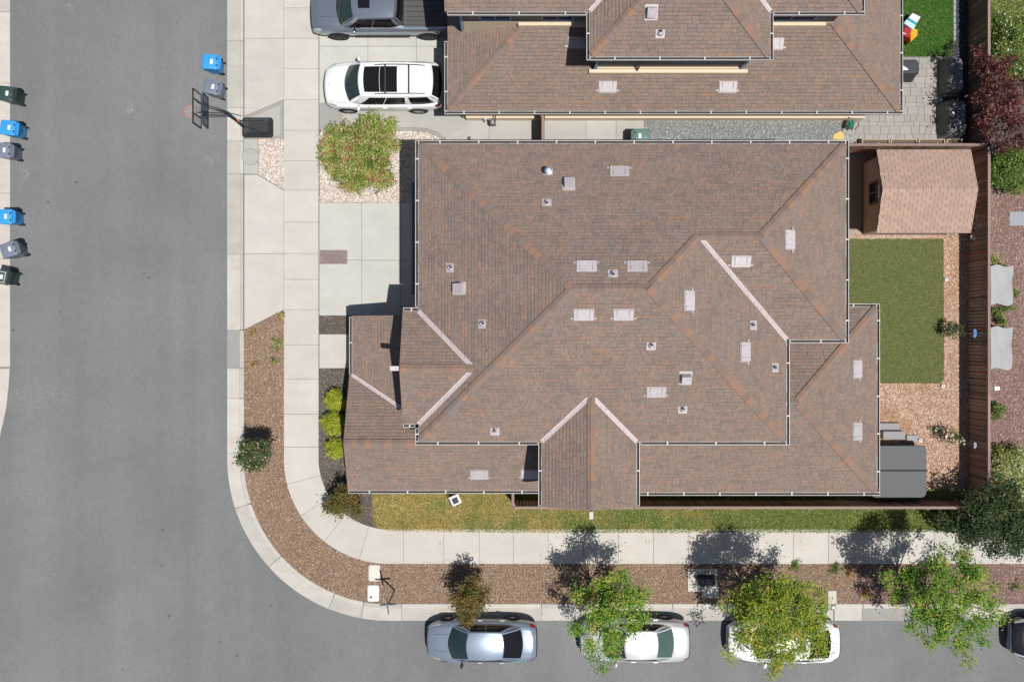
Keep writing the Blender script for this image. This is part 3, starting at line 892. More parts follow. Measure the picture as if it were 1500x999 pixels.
caps(roof_u, (wx,wy,zw), (mx,wy,zw), None, .5, name='ridge_cap')
caps(roof_u, (gm,gs+.02,Z+gh*s), (gm,S0+gh,Z+gh*s), None, .5, name='ridge_cap')
caps(roof_u, (wxe+.02,wm,Z+wh*s), (W0+wh,wm,Z+wh*s), None, .5, name='ridge_cap')
FA = R.faces
valley(roof_u, R, (E0,S1), (mx+.12,wy-.12), FA[4], FA[5])
valley(roof_u, R, (gx0,S0), (gm-.12,S0+gh-.12), FA[7], FA[3])
valley(roof_u, R, (gx1,S0), (gm+.12,S0+gh-.12), FA[8], FA[3])
valley(roof_u, R, (W0,wy1), (W0+wh-.12,wm+.12), FA[9], FA[2])
valley(roof_u, R, (W0,wy0), (W0+wh-.12,wm-.12), FA[10], FA[2])
zg = Z-.0
gutter(house, (W0,wy1+.16), (W0,N0+.13), (-1,0), zg); gutter(house, (W0+.0,N0), (E1+.0,N0), (0,1), zg)
gutter(house, (E1,S1-.12), (E1,N0+.13), (1,0), zg); gutter(house, (E0+.15,S1), (E1-.01,S1), (0,-1), zg)
gutter(house, (E0,S0-.13), (E0,S1+.02), (1,0), zg); gutter(house, (gx1+.16,S0), (E0-.01,S0), (0,-1), zg)
gutter(house, (W0-.12,S0), (gx0-.16,S0), (0,-1), zg); gutter(house, (W0,S0+.01), (W0,wy0-.15), (-1,0), zg)
gutter(house, (gx0,gs+.02), (gx0,S0-.01), (-1,0), zg); gutter(house, (gx1,gs+.02), (gx1,S0-.01), (1,0), zg)
gutter(house, (wxe+.02,wy1), (W0-.01,wy1), (0,1), zg); gutter(house, (wxe+.02,wy0), (W0-.14,wy0), (0,-1), zg)
# pale ends of the ridge beams
MB().box(wxe-.34, wxe-.02, wm-.085, wm+.085, Z+wh*s-.16, Z+wh*s+.05).build('ridge_beam', M_FLASH, house)
MB().box(gm-.075, gm+.075, gs-.30, gs-.02, Z+gh*s-.16, Z+gh*s+.05).build('ridge_beam', M_FLASH, house)

# lower roofs
R2 = Roof()
lx, le, lr = -6.72, -6.12, -4.06; zl = 2.8; zlr = zl+.5*(lr-le)
R2.add([(lx,le),(1.45,le),(1.45,lr),(lx,lr)], (lx,le), (0,1), zl, .5)
vy = lambda x: lr+2*(zlr-2.5-.31*(x+6.6))
R2.add([(lx,lr),(-3.4,lr),(-3.4,vy(-3.4)),(-6.6,vy(-6.6)),(lx,vy(-6.6))], (lx,lr+2*(zlr-2.8)), (0,-1), 2.8, .5)
R2.add([(-6.6,vy(-6.6)),(-3.4,vy(-3.4)),(-3.4,1.04),(-6.6,1.04)], (-6.6,0), (1,0), 2.5, .31)
R3 = Roof()
ee, en, es = 14.95, 1.40, -6.20; h3 = (en-es)/2; ax, ay = ee-h3, (en+es)/2; s3 = .42; z3 = 2.8
R3.add([(4.5,es),(ee,es),(ax,ay),(4.5,ay)], (ee,es), (0,1), z3, s3)
R3.add([(ee,es),(ee,en),(ax,ay)], (ee,es), (-1,0), z3, s3)
R3.add([(ee,en),(ax,ay),(9.7,ay),(9.7,en)], (ee,en), (0,-1), z3, s3)
rl = deck(R2, R2.faces, 'porch_roof', house); shingles(R2, R2.faces, rl, seed=5)
r3 = deck(R3, R3.faces, 'lower_roof', house); shingles(R3, R3.faces, r3, seed=8)
caps(rl, (lx+.03,lr,zlr), (1.2,lr,zlr), None, .5, name='ridge_cap')
caps(r3, (ee-.05,es+.05,z3+.03), (ax,ay,z3+h3*s3), None, .31)
caps(r3, (ee-.05,en-.05,z3+.03), (ax,ay,z3+h3*s3), None, .31)
valley(rl, R2, (-6.6,vy(-6.6)), (-3.7,vy(-3.7)), R2.faces[1], R2.faces[2], .07)
gutter(house, (lx+.02,le), (gx0-.02,le), (0,-1), zl); gutter(house, (-6.6,vy(-6.6)+.02), (-6.6,1.0), (-1,0), 2.5)
gutter(house, (gx1+.02,es), (ee+.13,es), (0,-1), z3); gutter(house, (ee,es+.01), (ee,en+.13), (1,0), z3); gutter(house, (E1+.14,en), (ee-.01,en), (0,1), z3)

# walls: one shell per storey
wl = MB()
wl.box(-3.2,10.08,-3.45,7.1,.0,5.42).box(10.09,12.3,.42,7.1,0,5.42).box(1.5,4.36,-6.0,-3.46,0,5.42)
wl.hexa([(1.5,-6.0,5.42),(4.36,-6.0,5.42),(4.36,-3.9,5.42),(1.5,-3.9,5.42),(2.92,-6.0,6.2),(2.94,-6.0,6.2),(2.94,-3.9,6.2),(2.92,-3.9,6.2)])
wl.box(-3.85,-3.21,-2.8,.78,0,5.42)
wl.hexa([(-3.85,-2.8,5.42),(-3.3,-2.8,5.42),(-3.3,.78,5.42),(-3.85,.78,5.42),(-3.85,-1.02,6.36),(-3.3,-1.02,6.36),(-3.3,-1.0,6.36),(-3.85,-1.0,6.36)])
wl.build('wall', M_WALL, house)
lw = MB().box(-6.2,-3.22,-5.75,-2.81,0,2.66).box(-3.21,1.49,-5.75,-3.46,0,2.66).box(4.37,14.6,-5.85,-3.46,0,2.66).box(10.09,14.6,-3.45,.41,0,2.66).box(12.31,14.6,.411,1.05,0,2.66)
for y_ in (.55, -1.5): lw.box(-6.35,-6.1,y_,y_+.25,0,2.45)
lw.build('lower_wall', M_WALL, house)
# beam and gate frame of the garage front, seen beside the eave
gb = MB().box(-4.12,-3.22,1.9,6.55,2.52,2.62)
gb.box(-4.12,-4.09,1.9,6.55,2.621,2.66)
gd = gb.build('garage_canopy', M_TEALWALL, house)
MB().box(-3.26,-3.203,2.1,6.4,.11,2.45).build('garage_door', M_CREAM, house)
for x0, x1 in ((-2.2,-.9),(5.4,6.9),(8.0,9.2)): vwindow(house, x0, x1, 3.3, 4.7, -3.45 if x0 < 4 else -3.45, 'y', -1, M_WHITE)
vwindow(house, 2.3, 3.6, 3.4, 4.7, -6.0, 'y', -1, M_WHITE); vwindow(house, -1.8, -.3, 3.4, 4.6, -3.85, 'x', -1, M_WHITE)

for k, pts in (('flat', [(907,253),(859,392),(933,392),(855,460),(913,460),(961,573),(1008,441),(1085,382),(1155,352),(1090,516)]),
               ('box', [(833,272),(674,423),(1004,553)]), ('cap', [(803,254)]),
               ('pipe', [(801,299),(661,393),(708,475),(898,403),(954,506),(1000,599),(725,631),(1102,477),(1134,539)])):
    for px, py in pts: roof_vent(house, R, px, py, k)
for px, py in ((702,694),): roof_vent(house, R2, px, py, 'flat')
for px, py in ((1254,541),(1254,632)): roof_vent(house, R3, px, py, 'flat')
roof_vent(house, R2, 776,693, 'flat')

# ---------------------------------------------------------------- neighbour's house
nh = thing('house', 'two storey neighbour house with olive walls and stepped brown roofs', 'house', (6.0, 14.0, 0.1))
ZU, ZL, sl_ = 6.3, 3.0, .4
RL = Roof(); nw, ne, ns, nn = -2.63, 15.81, 9.36, 24.0; d6 = 6.0
RL.add([(nw,ns),(ne,ns),(ne-d6,ns+d6),(nw+d6,ns+d6)], (nw,ns), (0,1), ZL, sl_)
RL.add([(nw,ns),(nw+d6,ns+d6),(nw+d6,nn),(nw,nn)], (nw,ns), (1,0), ZL, sl_)
RL.add([(ne,ns),(ne-d6,ns+d6),(ne-d6,nn),(ne,nn)], (ne,ns), (-1,0), ZL, sl_)
RU = Roof(); us, uw, ue, un = 12.21, -2.5, 12.97, 22.0
px0, px1, ps = 2.89, 9.58, 10.54; pm = (px0+px1)/2; ph = (px1-px0)/2
RU.add([(uw,us),(ue,us),(ue-5,us+5),(uw,us+5)], (uw,us), (0,1), ZU, s)
RU.add([(ue,us),(ue-5,us+5),(ue,us+10)], (ue,us), (-1,0), ZU, s)
RU.add([(px0,ps),(px1,ps),(pm,ps+ph)], (px0,ps), (0,1), ZU, s)
RU.add([(px0,ps),(pm,ps+ph),(pm,us+ph),(px0,us)], (px0,ps), (1,0), ZU, s)
RU.add([(px1,ps),(pm,ps+ph),(pm,us+ph),(px1,us)], (px1,ps), (-1,0), ZU, s)
nl_roof = deck(RL, RL.faces, 'lower_roof', nh); shingles(RL, RL.faces, nl_roof, seed=13)
nu_roof = deck(RU, RU.faces, 'roof', nh); shingles(RU, RU.faces, nu_roof, seed=17)
for x0, sg in ((nw, 1), (ne, -1)): caps(nl_roof, (x0+sg*.05,ns+.05,ZL+.03), (x0+sg*4.0,ns+4.0,ZL+4.0*sl_), None, .29)
for x0, sg in ((px0, 1), (px1, -1)): caps(nu_roof, (x0+sg*.05,ps+.05,ZU+.03), (pm,ps+ph,ZU+ph*s), None, .36)
caps(nu_roof, (ue-.05,us+.05,ZU+.03), (ue-3,us+3,ZU+1.5), None, .36)
valley(nu_roof, RU, (px0,us), (pm-.2,us+ph-.2), RU.faces[3], RU.faces[0]); valley(nu_roof, RU, (px1,us), (pm+.2,us+ph-.2), RU.faces[4], RU.faces[0])
gutter(nh, (nw-.12,ns), (ne+.13,ns), (0,-1), ZL); gutter(nh, (nw,ns+.01), (nw,12.2), (-1,0), ZL); gutter(nh, (ne,ns+.01), (ne,20), (1,0), ZL)
gutter(nh, (uw+.1,us), (px0-.14,us), (0,-1), ZU); gutter(nh, (px0,ps-.12), (px0,us-.01), (-1,0), ZU); gutter(nh, (px0+.01,ps), (px1-.01,ps), (0,-1), ZU)
gutter(nh, (px1,ps-.12), (px1,us-.01), (1,0), ZU); gutter(nh, (px1+.14,us), (ue+.13,us), (0,-1), ZU); gutter(nh, (ue,us+.01), (ue,20), (1,0), ZU)
nwl = MB().box(-2.2,15.3,9.78,22,0,2.85)
nwl.build('lower_wall', M_WALLG, nh)
uw_y, pw_y = 12.52, 10.90
MB().box(-2.0,12.6,uw_y,22,2.86,6.2).box(3.3,9.2,pw_y,uw_y-.002,2.86,6.2).build('wall', M_WALLG, nh)
zb1 = ZL+sl_*(uw_y-ns); zb2 = ZL+sl_*(pw_y-ns)
MB().box(-2.02,3.28,uw_y-.05,uw_y-.003,2.9,zb1+.20).build('wall_base', M_CREAM, nh)
MB().box(9.22,12.62,uw_y-.05,uw_y-.003,2.9,zb1+.20).build('wall_base', M_CREAM, nh)
MB().box(.25,3.29,uw_y-.17,uw_y-.052,zb1-.1,zb1+.16).build('ledge', M_CREAM, nh)
MB().box(9.21,12.3,uw_y-.17,uw_y-.052,zb1-.1,zb1+.16).build('ledge', M_CREAM, nh)
MB().box(3.28,9.22,pw_y-.06,pw_y-.003,zb2-.2,zb2+.24).build('wall_base', M_CREAM, nh)
MB().box(3.08,9.42,pw_y-.20,pw_y-.062,zb2-.12,zb2+.12).build('ledge', M_CREAM, nh)
MB().box(-2.0,15.32,9.66,9.777,.1,.6).build('wall_base', M_CREAM, nh)
for x, y in ((-2.0,uw_y),(3.3,pw_y),(9.1,pw_y)):
    MB().box(x-.03,x+.09,y-.075,y-.06,zb2 if y == pw_y else 3.6,6.1).build('corner_board', M_BLUETRIM, nh)
for x0, x1, y in ((-1.2,-.1,uw_y),(1.2,2.3,uw_y),(6.3,8.4,pw_y),(9.9,11.7,uw_y)):
    vwindow(nh, x0, x1, 4.75, 5.7, y, 'y', -1)
MB().tube([(5.0,pw_y-.1,zb2+.1),(5.0,pw_y-.1,5.9),(5.05,ps-.05,6.2)], .04, 8).build('downpipe', M_DARK, nh)
for px, py in ((890,127),(1066,127),(845,62),(1134,64)): roof_vent(nh, RL, px, py, 'flat')
roof_vent(nh, RU, 954, 18, 'box'); roof_vent(nh, RU, 967, 49, 'pipe')

# ================================================================ FENCES AND SHED
BOARD = {}
def fence(name, label, p0, p1, board_side, h=1.80, cap=True, bw=0.145, loc=None, zb=0.08):
    p0, p1 = Vector(p0), Vector(p1); d = (p1-p0).normalized(); L = (p1-p0).length
    n = Vector((-d.y, d.x))*board_side
    root = thing(name, label, 'fence', ((p0.x+p1.x)/2, (p0.y+p1.y)/2, 0.1))
    M = Matrix(((d.x,n.x,0,p0.x),(d.y,n.y,0,p0.y),(0,0,1,0),(0,0,0,1)))
    k = int(L/bw)
    for v in range(4):
        if (v, h) not in BOARD:
            t = 0.018+0.006*v
            BOARD[(v, h)] = MB().box(0.003, bw-.0045, 0.0, t, zb, h-.05).mesh('fence_board', M_FENCE)
    for i in range(k):
        q = M @ Matrix.Translation((i*L/k, 0.004*random.random(), -.012*random.random()))
        o = place('fence_board', BOARD[(random.randrange(4), h)], None, None, 0, q)
        own(o, root)
    for z in (.45, 1.45):
        own(place('rail', MB().box(0,L,-.055,-.003,z,z+.09).mesh('rail', M_RAIL), None, None, 0, M), root)
    np_ = max(1, round(L/2.4)); pm_ = MB().box(-.045,.045,-.115,-.058,.0,h-.05).mesh('fence_post', M_RAIL)
    for i in range(np_+1):
        own(place('fence_post', pm_, None, None, 0, M @ Matrix.Translation((min(max(i*L/np_,.05),L-.05),0,0))), root)
    if cap:
        i = 0; m = max(1, round(L/2.4))
        for i in range(m):
            q = M @ Matrix.Translation((i*L/m, 0, 0))
            own(place('top_rail', MB().box(.002, L/m-.004, -.065, .045, h-.045, h+.0).mesh('top_rail', M_RAIL), None, None, 0, q), root)
    return root

fxe = 20.07
fence('board_fence', 'long redwood back fence running past the shed turf and fabric covers', (fxe, -6.93), (fxe, 16.5), 1)
fence('board_fence', 'redwood fence along the front lawn behind the south gable', (0.08, -7.0), (20.02, -7.0), 1)
fence('board_fence', 'redwood fence between the tan shed and the wooden planters', (20.42, 8.24), (12.95, 8.24), 1)
fence('fence_return', 'short redwood fence end turning from the lawn to the house', (0.03, -5.85), (0.03, -6.95), -1)
fence('side_gate', 'narrow redwood gate closing the side yard between the houses', (1.29, 7.12), (1.29, 9.6), 1)

shed = thing('garden_shed', 'tan garden shed with shingled gable roof and small window', 'shed', (17.2, 6.2, 0.1))
sx0, sx1, sy0, sy1 = 15.42, 19.05, 4.70, 7.74; RS = Roof(); sxa, sxb, sya, syb = 15.27, 19.19, 4.51, 8.0; sm_ = (sya+syb)/2
ss = .6/((syb-sya)/2)
RS.add([(sxa,sya),(sxb,sya),(sxb,sm_),(sxa,sm_)], (sxa,sya), (0,1), 2.0, ss)
RS.add([(sxa,syb),(sxb,syb),(sxb,sm_),(sxa,sm_)], (sxa,syb), (0,-1), 2.0, ss)
sr = deck(RS, RS.faces, 'roof', shed, .10)
SHT = {}
for f in RS.faces:
    sg = f['u'].y; ct = .146; nrow = int((syb-sya)/2/ct)+1
    for r in range(nrow):
        t0, t1 = r*ct, min((r+1)*ct+.01, (syb-sya)/2)
        x = sxa-.02-(0 if r % 2 else .17)
        while x < sxb+.02:
            a, b = max(x, sxa-.025), min(x+.335, sxb+.02)
            if b-a > .05:
                y0, y1 = f['e'][1]+sg*t0, f['e'][1]+sg*t1; z0, z1 = 2.0+ss*t0, 2.0+ss*t1
                lf = .016+.005*random.random(); e = .02*random.random()*(a < sxa)
                P = [(a+e,y0,z0+.004),(b-.008,y0,z0+.004),(b-.008,y1,z1+.002),(a+e,y1,z1+.002)]
                if sg < 0: P = [P[1], P[0], P[3], P[2]]
                Q = [(p[0],p[1],p[2]+(lf if i < 2 else .008)) for i, p in enumerate(P)]
                o = MB().hexa(P+Q).build('shingle', M_SHEDSH); o.parent = sr
            x += .34
wal = MB().box(sx0,sx1,sy0,sy1,.0,1.92)
wal.hexa([(sx0,sy0,1.921),(sx1,sy0,1.921),(sx1,sy1,1.921),(sx0,sy1,1.921),(sx0,6.21,2.43),(sx1,6.21,2.43),(sx1,6.23,2.43),(sx0,6.23,2.43)])
wal.build('wall', M_SHEDW, shed)
tr = MB()
for y in (sy0, sy1): tr.box(sx0-.02, sx0+.06, y-.02 if y == sy0 else y-.06, y+.06 if y == sy0 else y+.02, .02, 1.9)
tr.build('corner_trim', M_SHEDW, shed, kind='stuff')
vwindow(shed, 5.9, 6.7, 1.0, 1.65, sx0, 'x', -1, mat('shed_trim', (0.16,0.10,0.065), rough=.7), True)
MB().box(sx0-.045, sx0-.003, 6.0, 6.55, 1.84, 2.02).build('gable_vent', M_FLASH, shed)
MB().box(sx0-.05,sx1+.05,sy0-.05,sy1+.05,.1,.16).build('base_frame', M_SOIL, shed)

# planter boxes along the north side of the fence
for i, (a, b, lab) in enumerate(((1262,1303,'open wooden planter at the fence end by the hose reel'),(1304.5,1343,'open wooden planter second along from the hose reel'),(1345,1384,'open wooden planter third along from the hose reel'),(1386,1409,'shortest wooden planter under the purple tree'))):
    x0, x1 = W2(a,0,.45)[0], W2(b,0,.45)[0]; y0, y1 = 8.36, 8.78
    t = thing('planter_box', lab, 'planter', ((x0+x1)/2,(y0+y1)/2,.12), 'wooden planters behind the shed fence')
    for q in ((x0,x1,y1-.04,y1),(x0,x1,y0,y0+.04),(x0,x0+.05,y0+.042,y1-.042),(x1-.05,x1,y0+.042,y1-.042)):
        MB().box(*q,.12,.5).build('side_board', M_PLANTER, t)
    MB().box(x0+.052,x1-.052,y0+.042,y1-.042,.12,.40).build('soil', M_MULCHR if False else M_SOIL, t)

# hot tub cover with steps
sp = thing('hot_tub', 'hot tub under a folding slate grey cover beside the eave', 'hot tub', (16.8,-5.65,.1))
x0, x1, y0, y1 = 15.45, 17.85, -6.74, -4.5
def rrect(x0, x1, y0, y1, r, n=5):
    o = []
    for cx, cy, a in ((x1-r,y1-r,0),(x0+r,y1-r,90),(x0+r,y0+r,180),(x1-r,y0+r,270)):
        for k in range(n+1):
            t = math.radians(a+90*k/n); o.append((cx+r*math.cos(t), cy+r*math.sin(t)))
    return o
MB().prism(rrect(x0+.06,x1-.06,y0+.06,y1-.06,.2), .1, .80).build('cabinet', M_SPAD, sp)
ymid = (y0+y1)/2+.05
def clipr(pg, lo, hi): return clip_poly(pg, [(x0-1,lo),(x1+1,lo),(x1+1,hi),(x0-1,hi)])
pr = rrect(x0,x1,y0,y1,.22)
for lo, hi in ((y0-1, ymid-.022), (ymid+.022, y1+1)):
    MB().prism(clipr(pr, lo, hi), .79, .90, .02).build('cover', M_SPA, sp)
MB().box(x0+.01,x1+.06,ymid-.021,ymid+.021,.79,.872).build('fold_strap', M_BLACK, sp)
MB().box(x1+.005,x1+.03,ymid-.9,ymid+.02,.5,.53).build('cover_lifter', M_GALV, sp)
M_STEP = mat('step_plastic', (.26,.255,.255), rough=.7, grain=.08)
st = thing('spa_steps', 'two dark grey steps standing against the hot tub', 'steps', (16.65,-4.1,.1))
MB().box(16.15,17.1,-4.28,-3.92,.1,.50,).build('tread', M_STEP, st, bevel=.03)
MB().box(16.05,16.98,-3.90,-3.58,.1,.30).build('tread', M_STEP, st, bevel=.03)
o = MB().box(17.3,17.78,-4.42,-4.12,.1,.22).build('step_stone', M_SLATE, bevel=.02); tag(o, 'low grey block beside the hot tub corner', 'block')

# covered patio furniture of the neighbour
def cover(name, label, cat, x0, x1, y0, y1, h, m, tuck=.10, sag=.06):
    t = thing(name, label, cat, ((x0+x1)/2,(y0+y1)/2,.12))
    n = 12; mb = MB(); rings = []
    for z, ins in ((.12,-.06),(.4*h,-.01),(.85*h,.03),(h,.09)):
        r = rrect(x0+ins,x1-ins,y0+ins,y1-ins,.13,3)
        rings.append([(x+.02*math.sin(9*y+z*3), y+.02*math.sin(8*x), z) for x, y in r])
    b = len(mb.v); m_ = len(rings[0])
    for r in rings: mb.v += r
    for i in range(len(rings)-1):
        for j in range(m_): mb.f.append((i*m_+j, i*m_+(j+1)%m_, (i+1)*m_+(j+1)%m_, (i+1)*m_+j))
    cx, cy = (x0+x1)/2, (y0+y1)/2
    mb.v.append((cx, cy, h-sag)); c = len(mb.v)-1; e = (len(rings)-1)*m_
    for j in range(m_): mb.f.append((e+j, e+(j+1)%m_, c))
    mb.build('cover_cloth', m, t, smooth=False)
    return t
c1 = cover('patio_cover', 'grey furniture cover beside the dark pebbles and bright turf', 'furniture cover', 18.78,19.5,10.75,12.25,.90, M_COVERG)
c2 = cover('patio_cover', 'grey furniture cover with a small white label beside the pavers', 'furniture cover', 18.72,19.62,8.88,10.42,.88, M_COVERG)
MB().box(18.98,19.08,9.72,9.88,.835,.862).build('label', M_WHITE, c2)
c3 = cover('grill_cover', 'black covered grill with a pale emblem below the eave', 'grill', 15.85,17.55,11.38,12.12,1.05, M_COVER, sag=-.02)
em = MB()
for i, (a, b, c, d) in enumerate(((16.62,16.98,11.60,11.66),(16.68,16.92,11.67,11.72),(16.74,16.82,11.73,11.78))): em.box(a,b,c,d,1.03,1.085)
em.build('emblem', M_WHITE, c3, kind='stuff')

# toy climber at the house wall
ty = thing('toy_slide', 'small plastic toy climber in orange red teal and white', 'toy', (16.9,14.0,.12))
P = lambda n, c: mat(n, c, rough=.35, co='obj')
def quadbox(pts, z0, z1): return MB().prism([W2(a,b,(z0+z1)/2) for a, b in pts], z0, z1, .03)
quadbox([(1327,30),(1334,22),(1346,28),(1340,38)], .12, .55).build('seat', P('toy_white', (.72,.70,.70)), ty)
quadbox([(1324,33),(1328,29.5),(1341,37.5),(1337,41)], .12, .62).build('side_panel', P('toy_teal', (.03,.33,.36)), ty)
quadbox([(1320,38),(1324,32.5),(1338,41),(1334,48)], .12, .68).build('deck', P('toy_mint', (.50,.68,.66)), ty)
mb = MB(); z = .75
q = [W2(a,b,.5) for a, b in ((1332,64),(1343,54),(1343,45),(1331,42))]
mb.prism(q, .12, .62, .05); mb.build('chute', P('toy_orange', (.85,.33,.02)), ty)
quadbox([(1318,56),(1321,43),(1332,47),(1327,60)], .12, .72).build('front_panel', P('toy_red', (.36,.02,.03)), ty)
quadbox([(1322,48),(1328,50),(1326.5,52),(1321,50)], .72, .735).build('sticker', P('toy_sticker', (.75,.7,.68)), ty)

# hose reel and yellow mat by the gravel
hr = thing('hose_reel', 'green hose reel in a white frame on the gravel', 'hose reel', (16.5,10.6,.12))
hx, hy = W2(1245,184,.4)
MB().lathe([(.17,-.16),(.17,.16)], 14, Matrix.Translation((hx,hy,.42)) @ Matrix.Rotation(math.radians(80),4,'Z') @ Matrix.Rotation(math.pi/2,4,'Y')).build('hose', P('hose_green', (.02,.13,.09)), hr)
for k in (-1, 1):
    ax_, ay_ = hx+.03*k-.02, hy+.0
    mb = MB().tube([(hx-.22+.2*(k>0),hy-.25,.12),(hx-.12+.25*(k>0),hy+.24,.75),(hx+.1+.12*(k>0),hy-.26,.12)], .018, 6)
    mb.build('side_frame', M_WHITE, hr)
MB().tube([(hx-.12,hy+.24,.75),(hx+.13,hy+.24,.75)], .018, 6).build('handle', M_WHITE, hr)
MB().tube([(hx+.2,hy+.1,.13),(hx+.45,hy+.3,.13),(hx+.5,hy+.05,.13),(hx+.3,hy-.15,.13)], .02, 6).build('loose_hose', M_DARK, hr)
o = MB().prism([W2(a,b,.14) for a, b in ((1219,203),(1221,198),(1231,192.5),(1236,197),(1236,205),(1228,206))], .11, .16, .015).build('yellow_sack', P('yellow_sack', (.62,.46,.16))); tag(o, 'flat yellow sack lying on gravel beside the roof corner', 'sack')

# fence ornaments
def flutter(label, y, z, m, s):
    fx_ = fxe-.27
    t = thing('garden_stake', label, 'ornament', (fx_,y,.1))
    MB().tube([(fx_,y,.08),(fx_,y,z)], .009, 5).build('stake', M_GALV, t)
    for dy, dz, r in ((.13,.07,.16),(-.13,.07,.16),(.09,-.10,.11),(-.09,-.10,.11)):
        mb = MB(); pts = [(fx_-s*(dz+r*math.sin(a)*.7)*.95, y+s*(dy+r*math.cos(a)*.9), z+s*(dz+r*math.sin(a)*.7)*.6+.03*abs(math.cos(a))) for a in [k*math.pi/5 for k in range(10)]]
        mb.face(pts); mb.face([(x-.004,b,c-.01) for x, b, c in pts][::-1]); mb.build('wing', m, t)
    MB().tube([(fx_+.07,y,z-.10*s),(fx_-.07,y,z+.10*s)], .02, 6).build('body', M_BARK, t)
flutter('blue butterfly ornament on a stake by the redwood fence', (500-489)*.0291, 1.2, P('ornament_blue', (.10,.26,.60)), .72)
flutter('pale grey ornament on a stake near the fence corner', (500-653)*.0291, 1.2, P('ornament_grey', (.34,.38,.45)), .5)

# little garden lights in the back yard
for i, (px, py, lab) in enumerate(((1385,410,'white garden light disc at the turf side strip'),(1380,566,'white garden light disc at the rounded turf corner'),(1347,645,'white garden light disc on the chips by the steps'))):
    t = thing('garden_light', lab, 'light', (*W2(px,py),.1), 'white garden lights')
    x, y = W2(px,py)
    MB().lathe([(.015,.1),(.015,.16),(.075,.17),(.085,.2),(.04,.225)], 12, Matrix.Translation((x,y,0))).build('lamp_head', M_WHITE, t)
    MB().lathe([(.03,.22),(.028,.235)], 10, Matrix.Translation((x,y,0))).build('sensor', M_DARK, t)

# fabric frost covers and slab in the garden beyond
for (a, b, c, d, lab) in ((1451,390,1483,447,'pale fabric cover over a planting bed nearer the grey slab'),(1451,480,1482,541,'pale fabric cover over a planting bed nearer the butterfly')):
    x0, y1 = W2(a,b,.6); x1, y0 = W2(c,d,.6); n, m = 9, 12; P_ = []
    for i in range(n+1):
        r = []
        for j in range(m+1):
            u, v = i/n, j/m; e = min(u,1-u,v,1-v)
            x = x0+(x1-x0)*u+.03*math.sin(v*9+a)*(u > .9); y = y0+(y1-y0)*v+.05*math.sin(u*7+a)*(v < .05 or v > .95)
            z = .60-.05*math.sin(u*math.pi)*math.sin(v*math.pi)+.012*math.sin(u*11+v*5)+.02*(abs(u-.5)+abs(v-.5))
            r.append((x, y, z))
        P_.append(r)
    t = thing('fabric_cover', lab, 'fabric cover', ((x0+x1)/2,(y0+y1)/2,.1), 'fabric covers beyond the fence')
    o = MB().grid(P_).build('cloth', M_CLOTH, t); so = o.modifiers.new('s','SOLIDIFY'); so.thickness = .008
    for x in (x0+.08, x1-.08):
        for y in (y0+.08, y1-.08): MB().tube([(x,y,.1),(x,y,.56)], .015, 6).build('leg', M_GALV, t)
structure('garden_slab', MB().prism(poly([(1478,311),(1510,311),(1510,331.5),(1478,331.5)]), .1, .15, .006), M_SLATE)
o = MB().box(*[W2(1455,566)[0],W2(1463,566)[0]],W2(0,572)[1],W2(0,566)[1],.1,.2).build('garden_marker', M_WHITE, bevel=.02); tag(o, 'small white marker block on reddish mulch by the fence', 'marker')

# ================================================================ VEHICLES
def smooth1(a, n=2):
    a = np.asarray(a, float)
    for _ in range(n):
        b = a.copy(); b[1:-1] = (a[:-2]+2*a[1:-1]+a[2:])/4; a = b
    return a

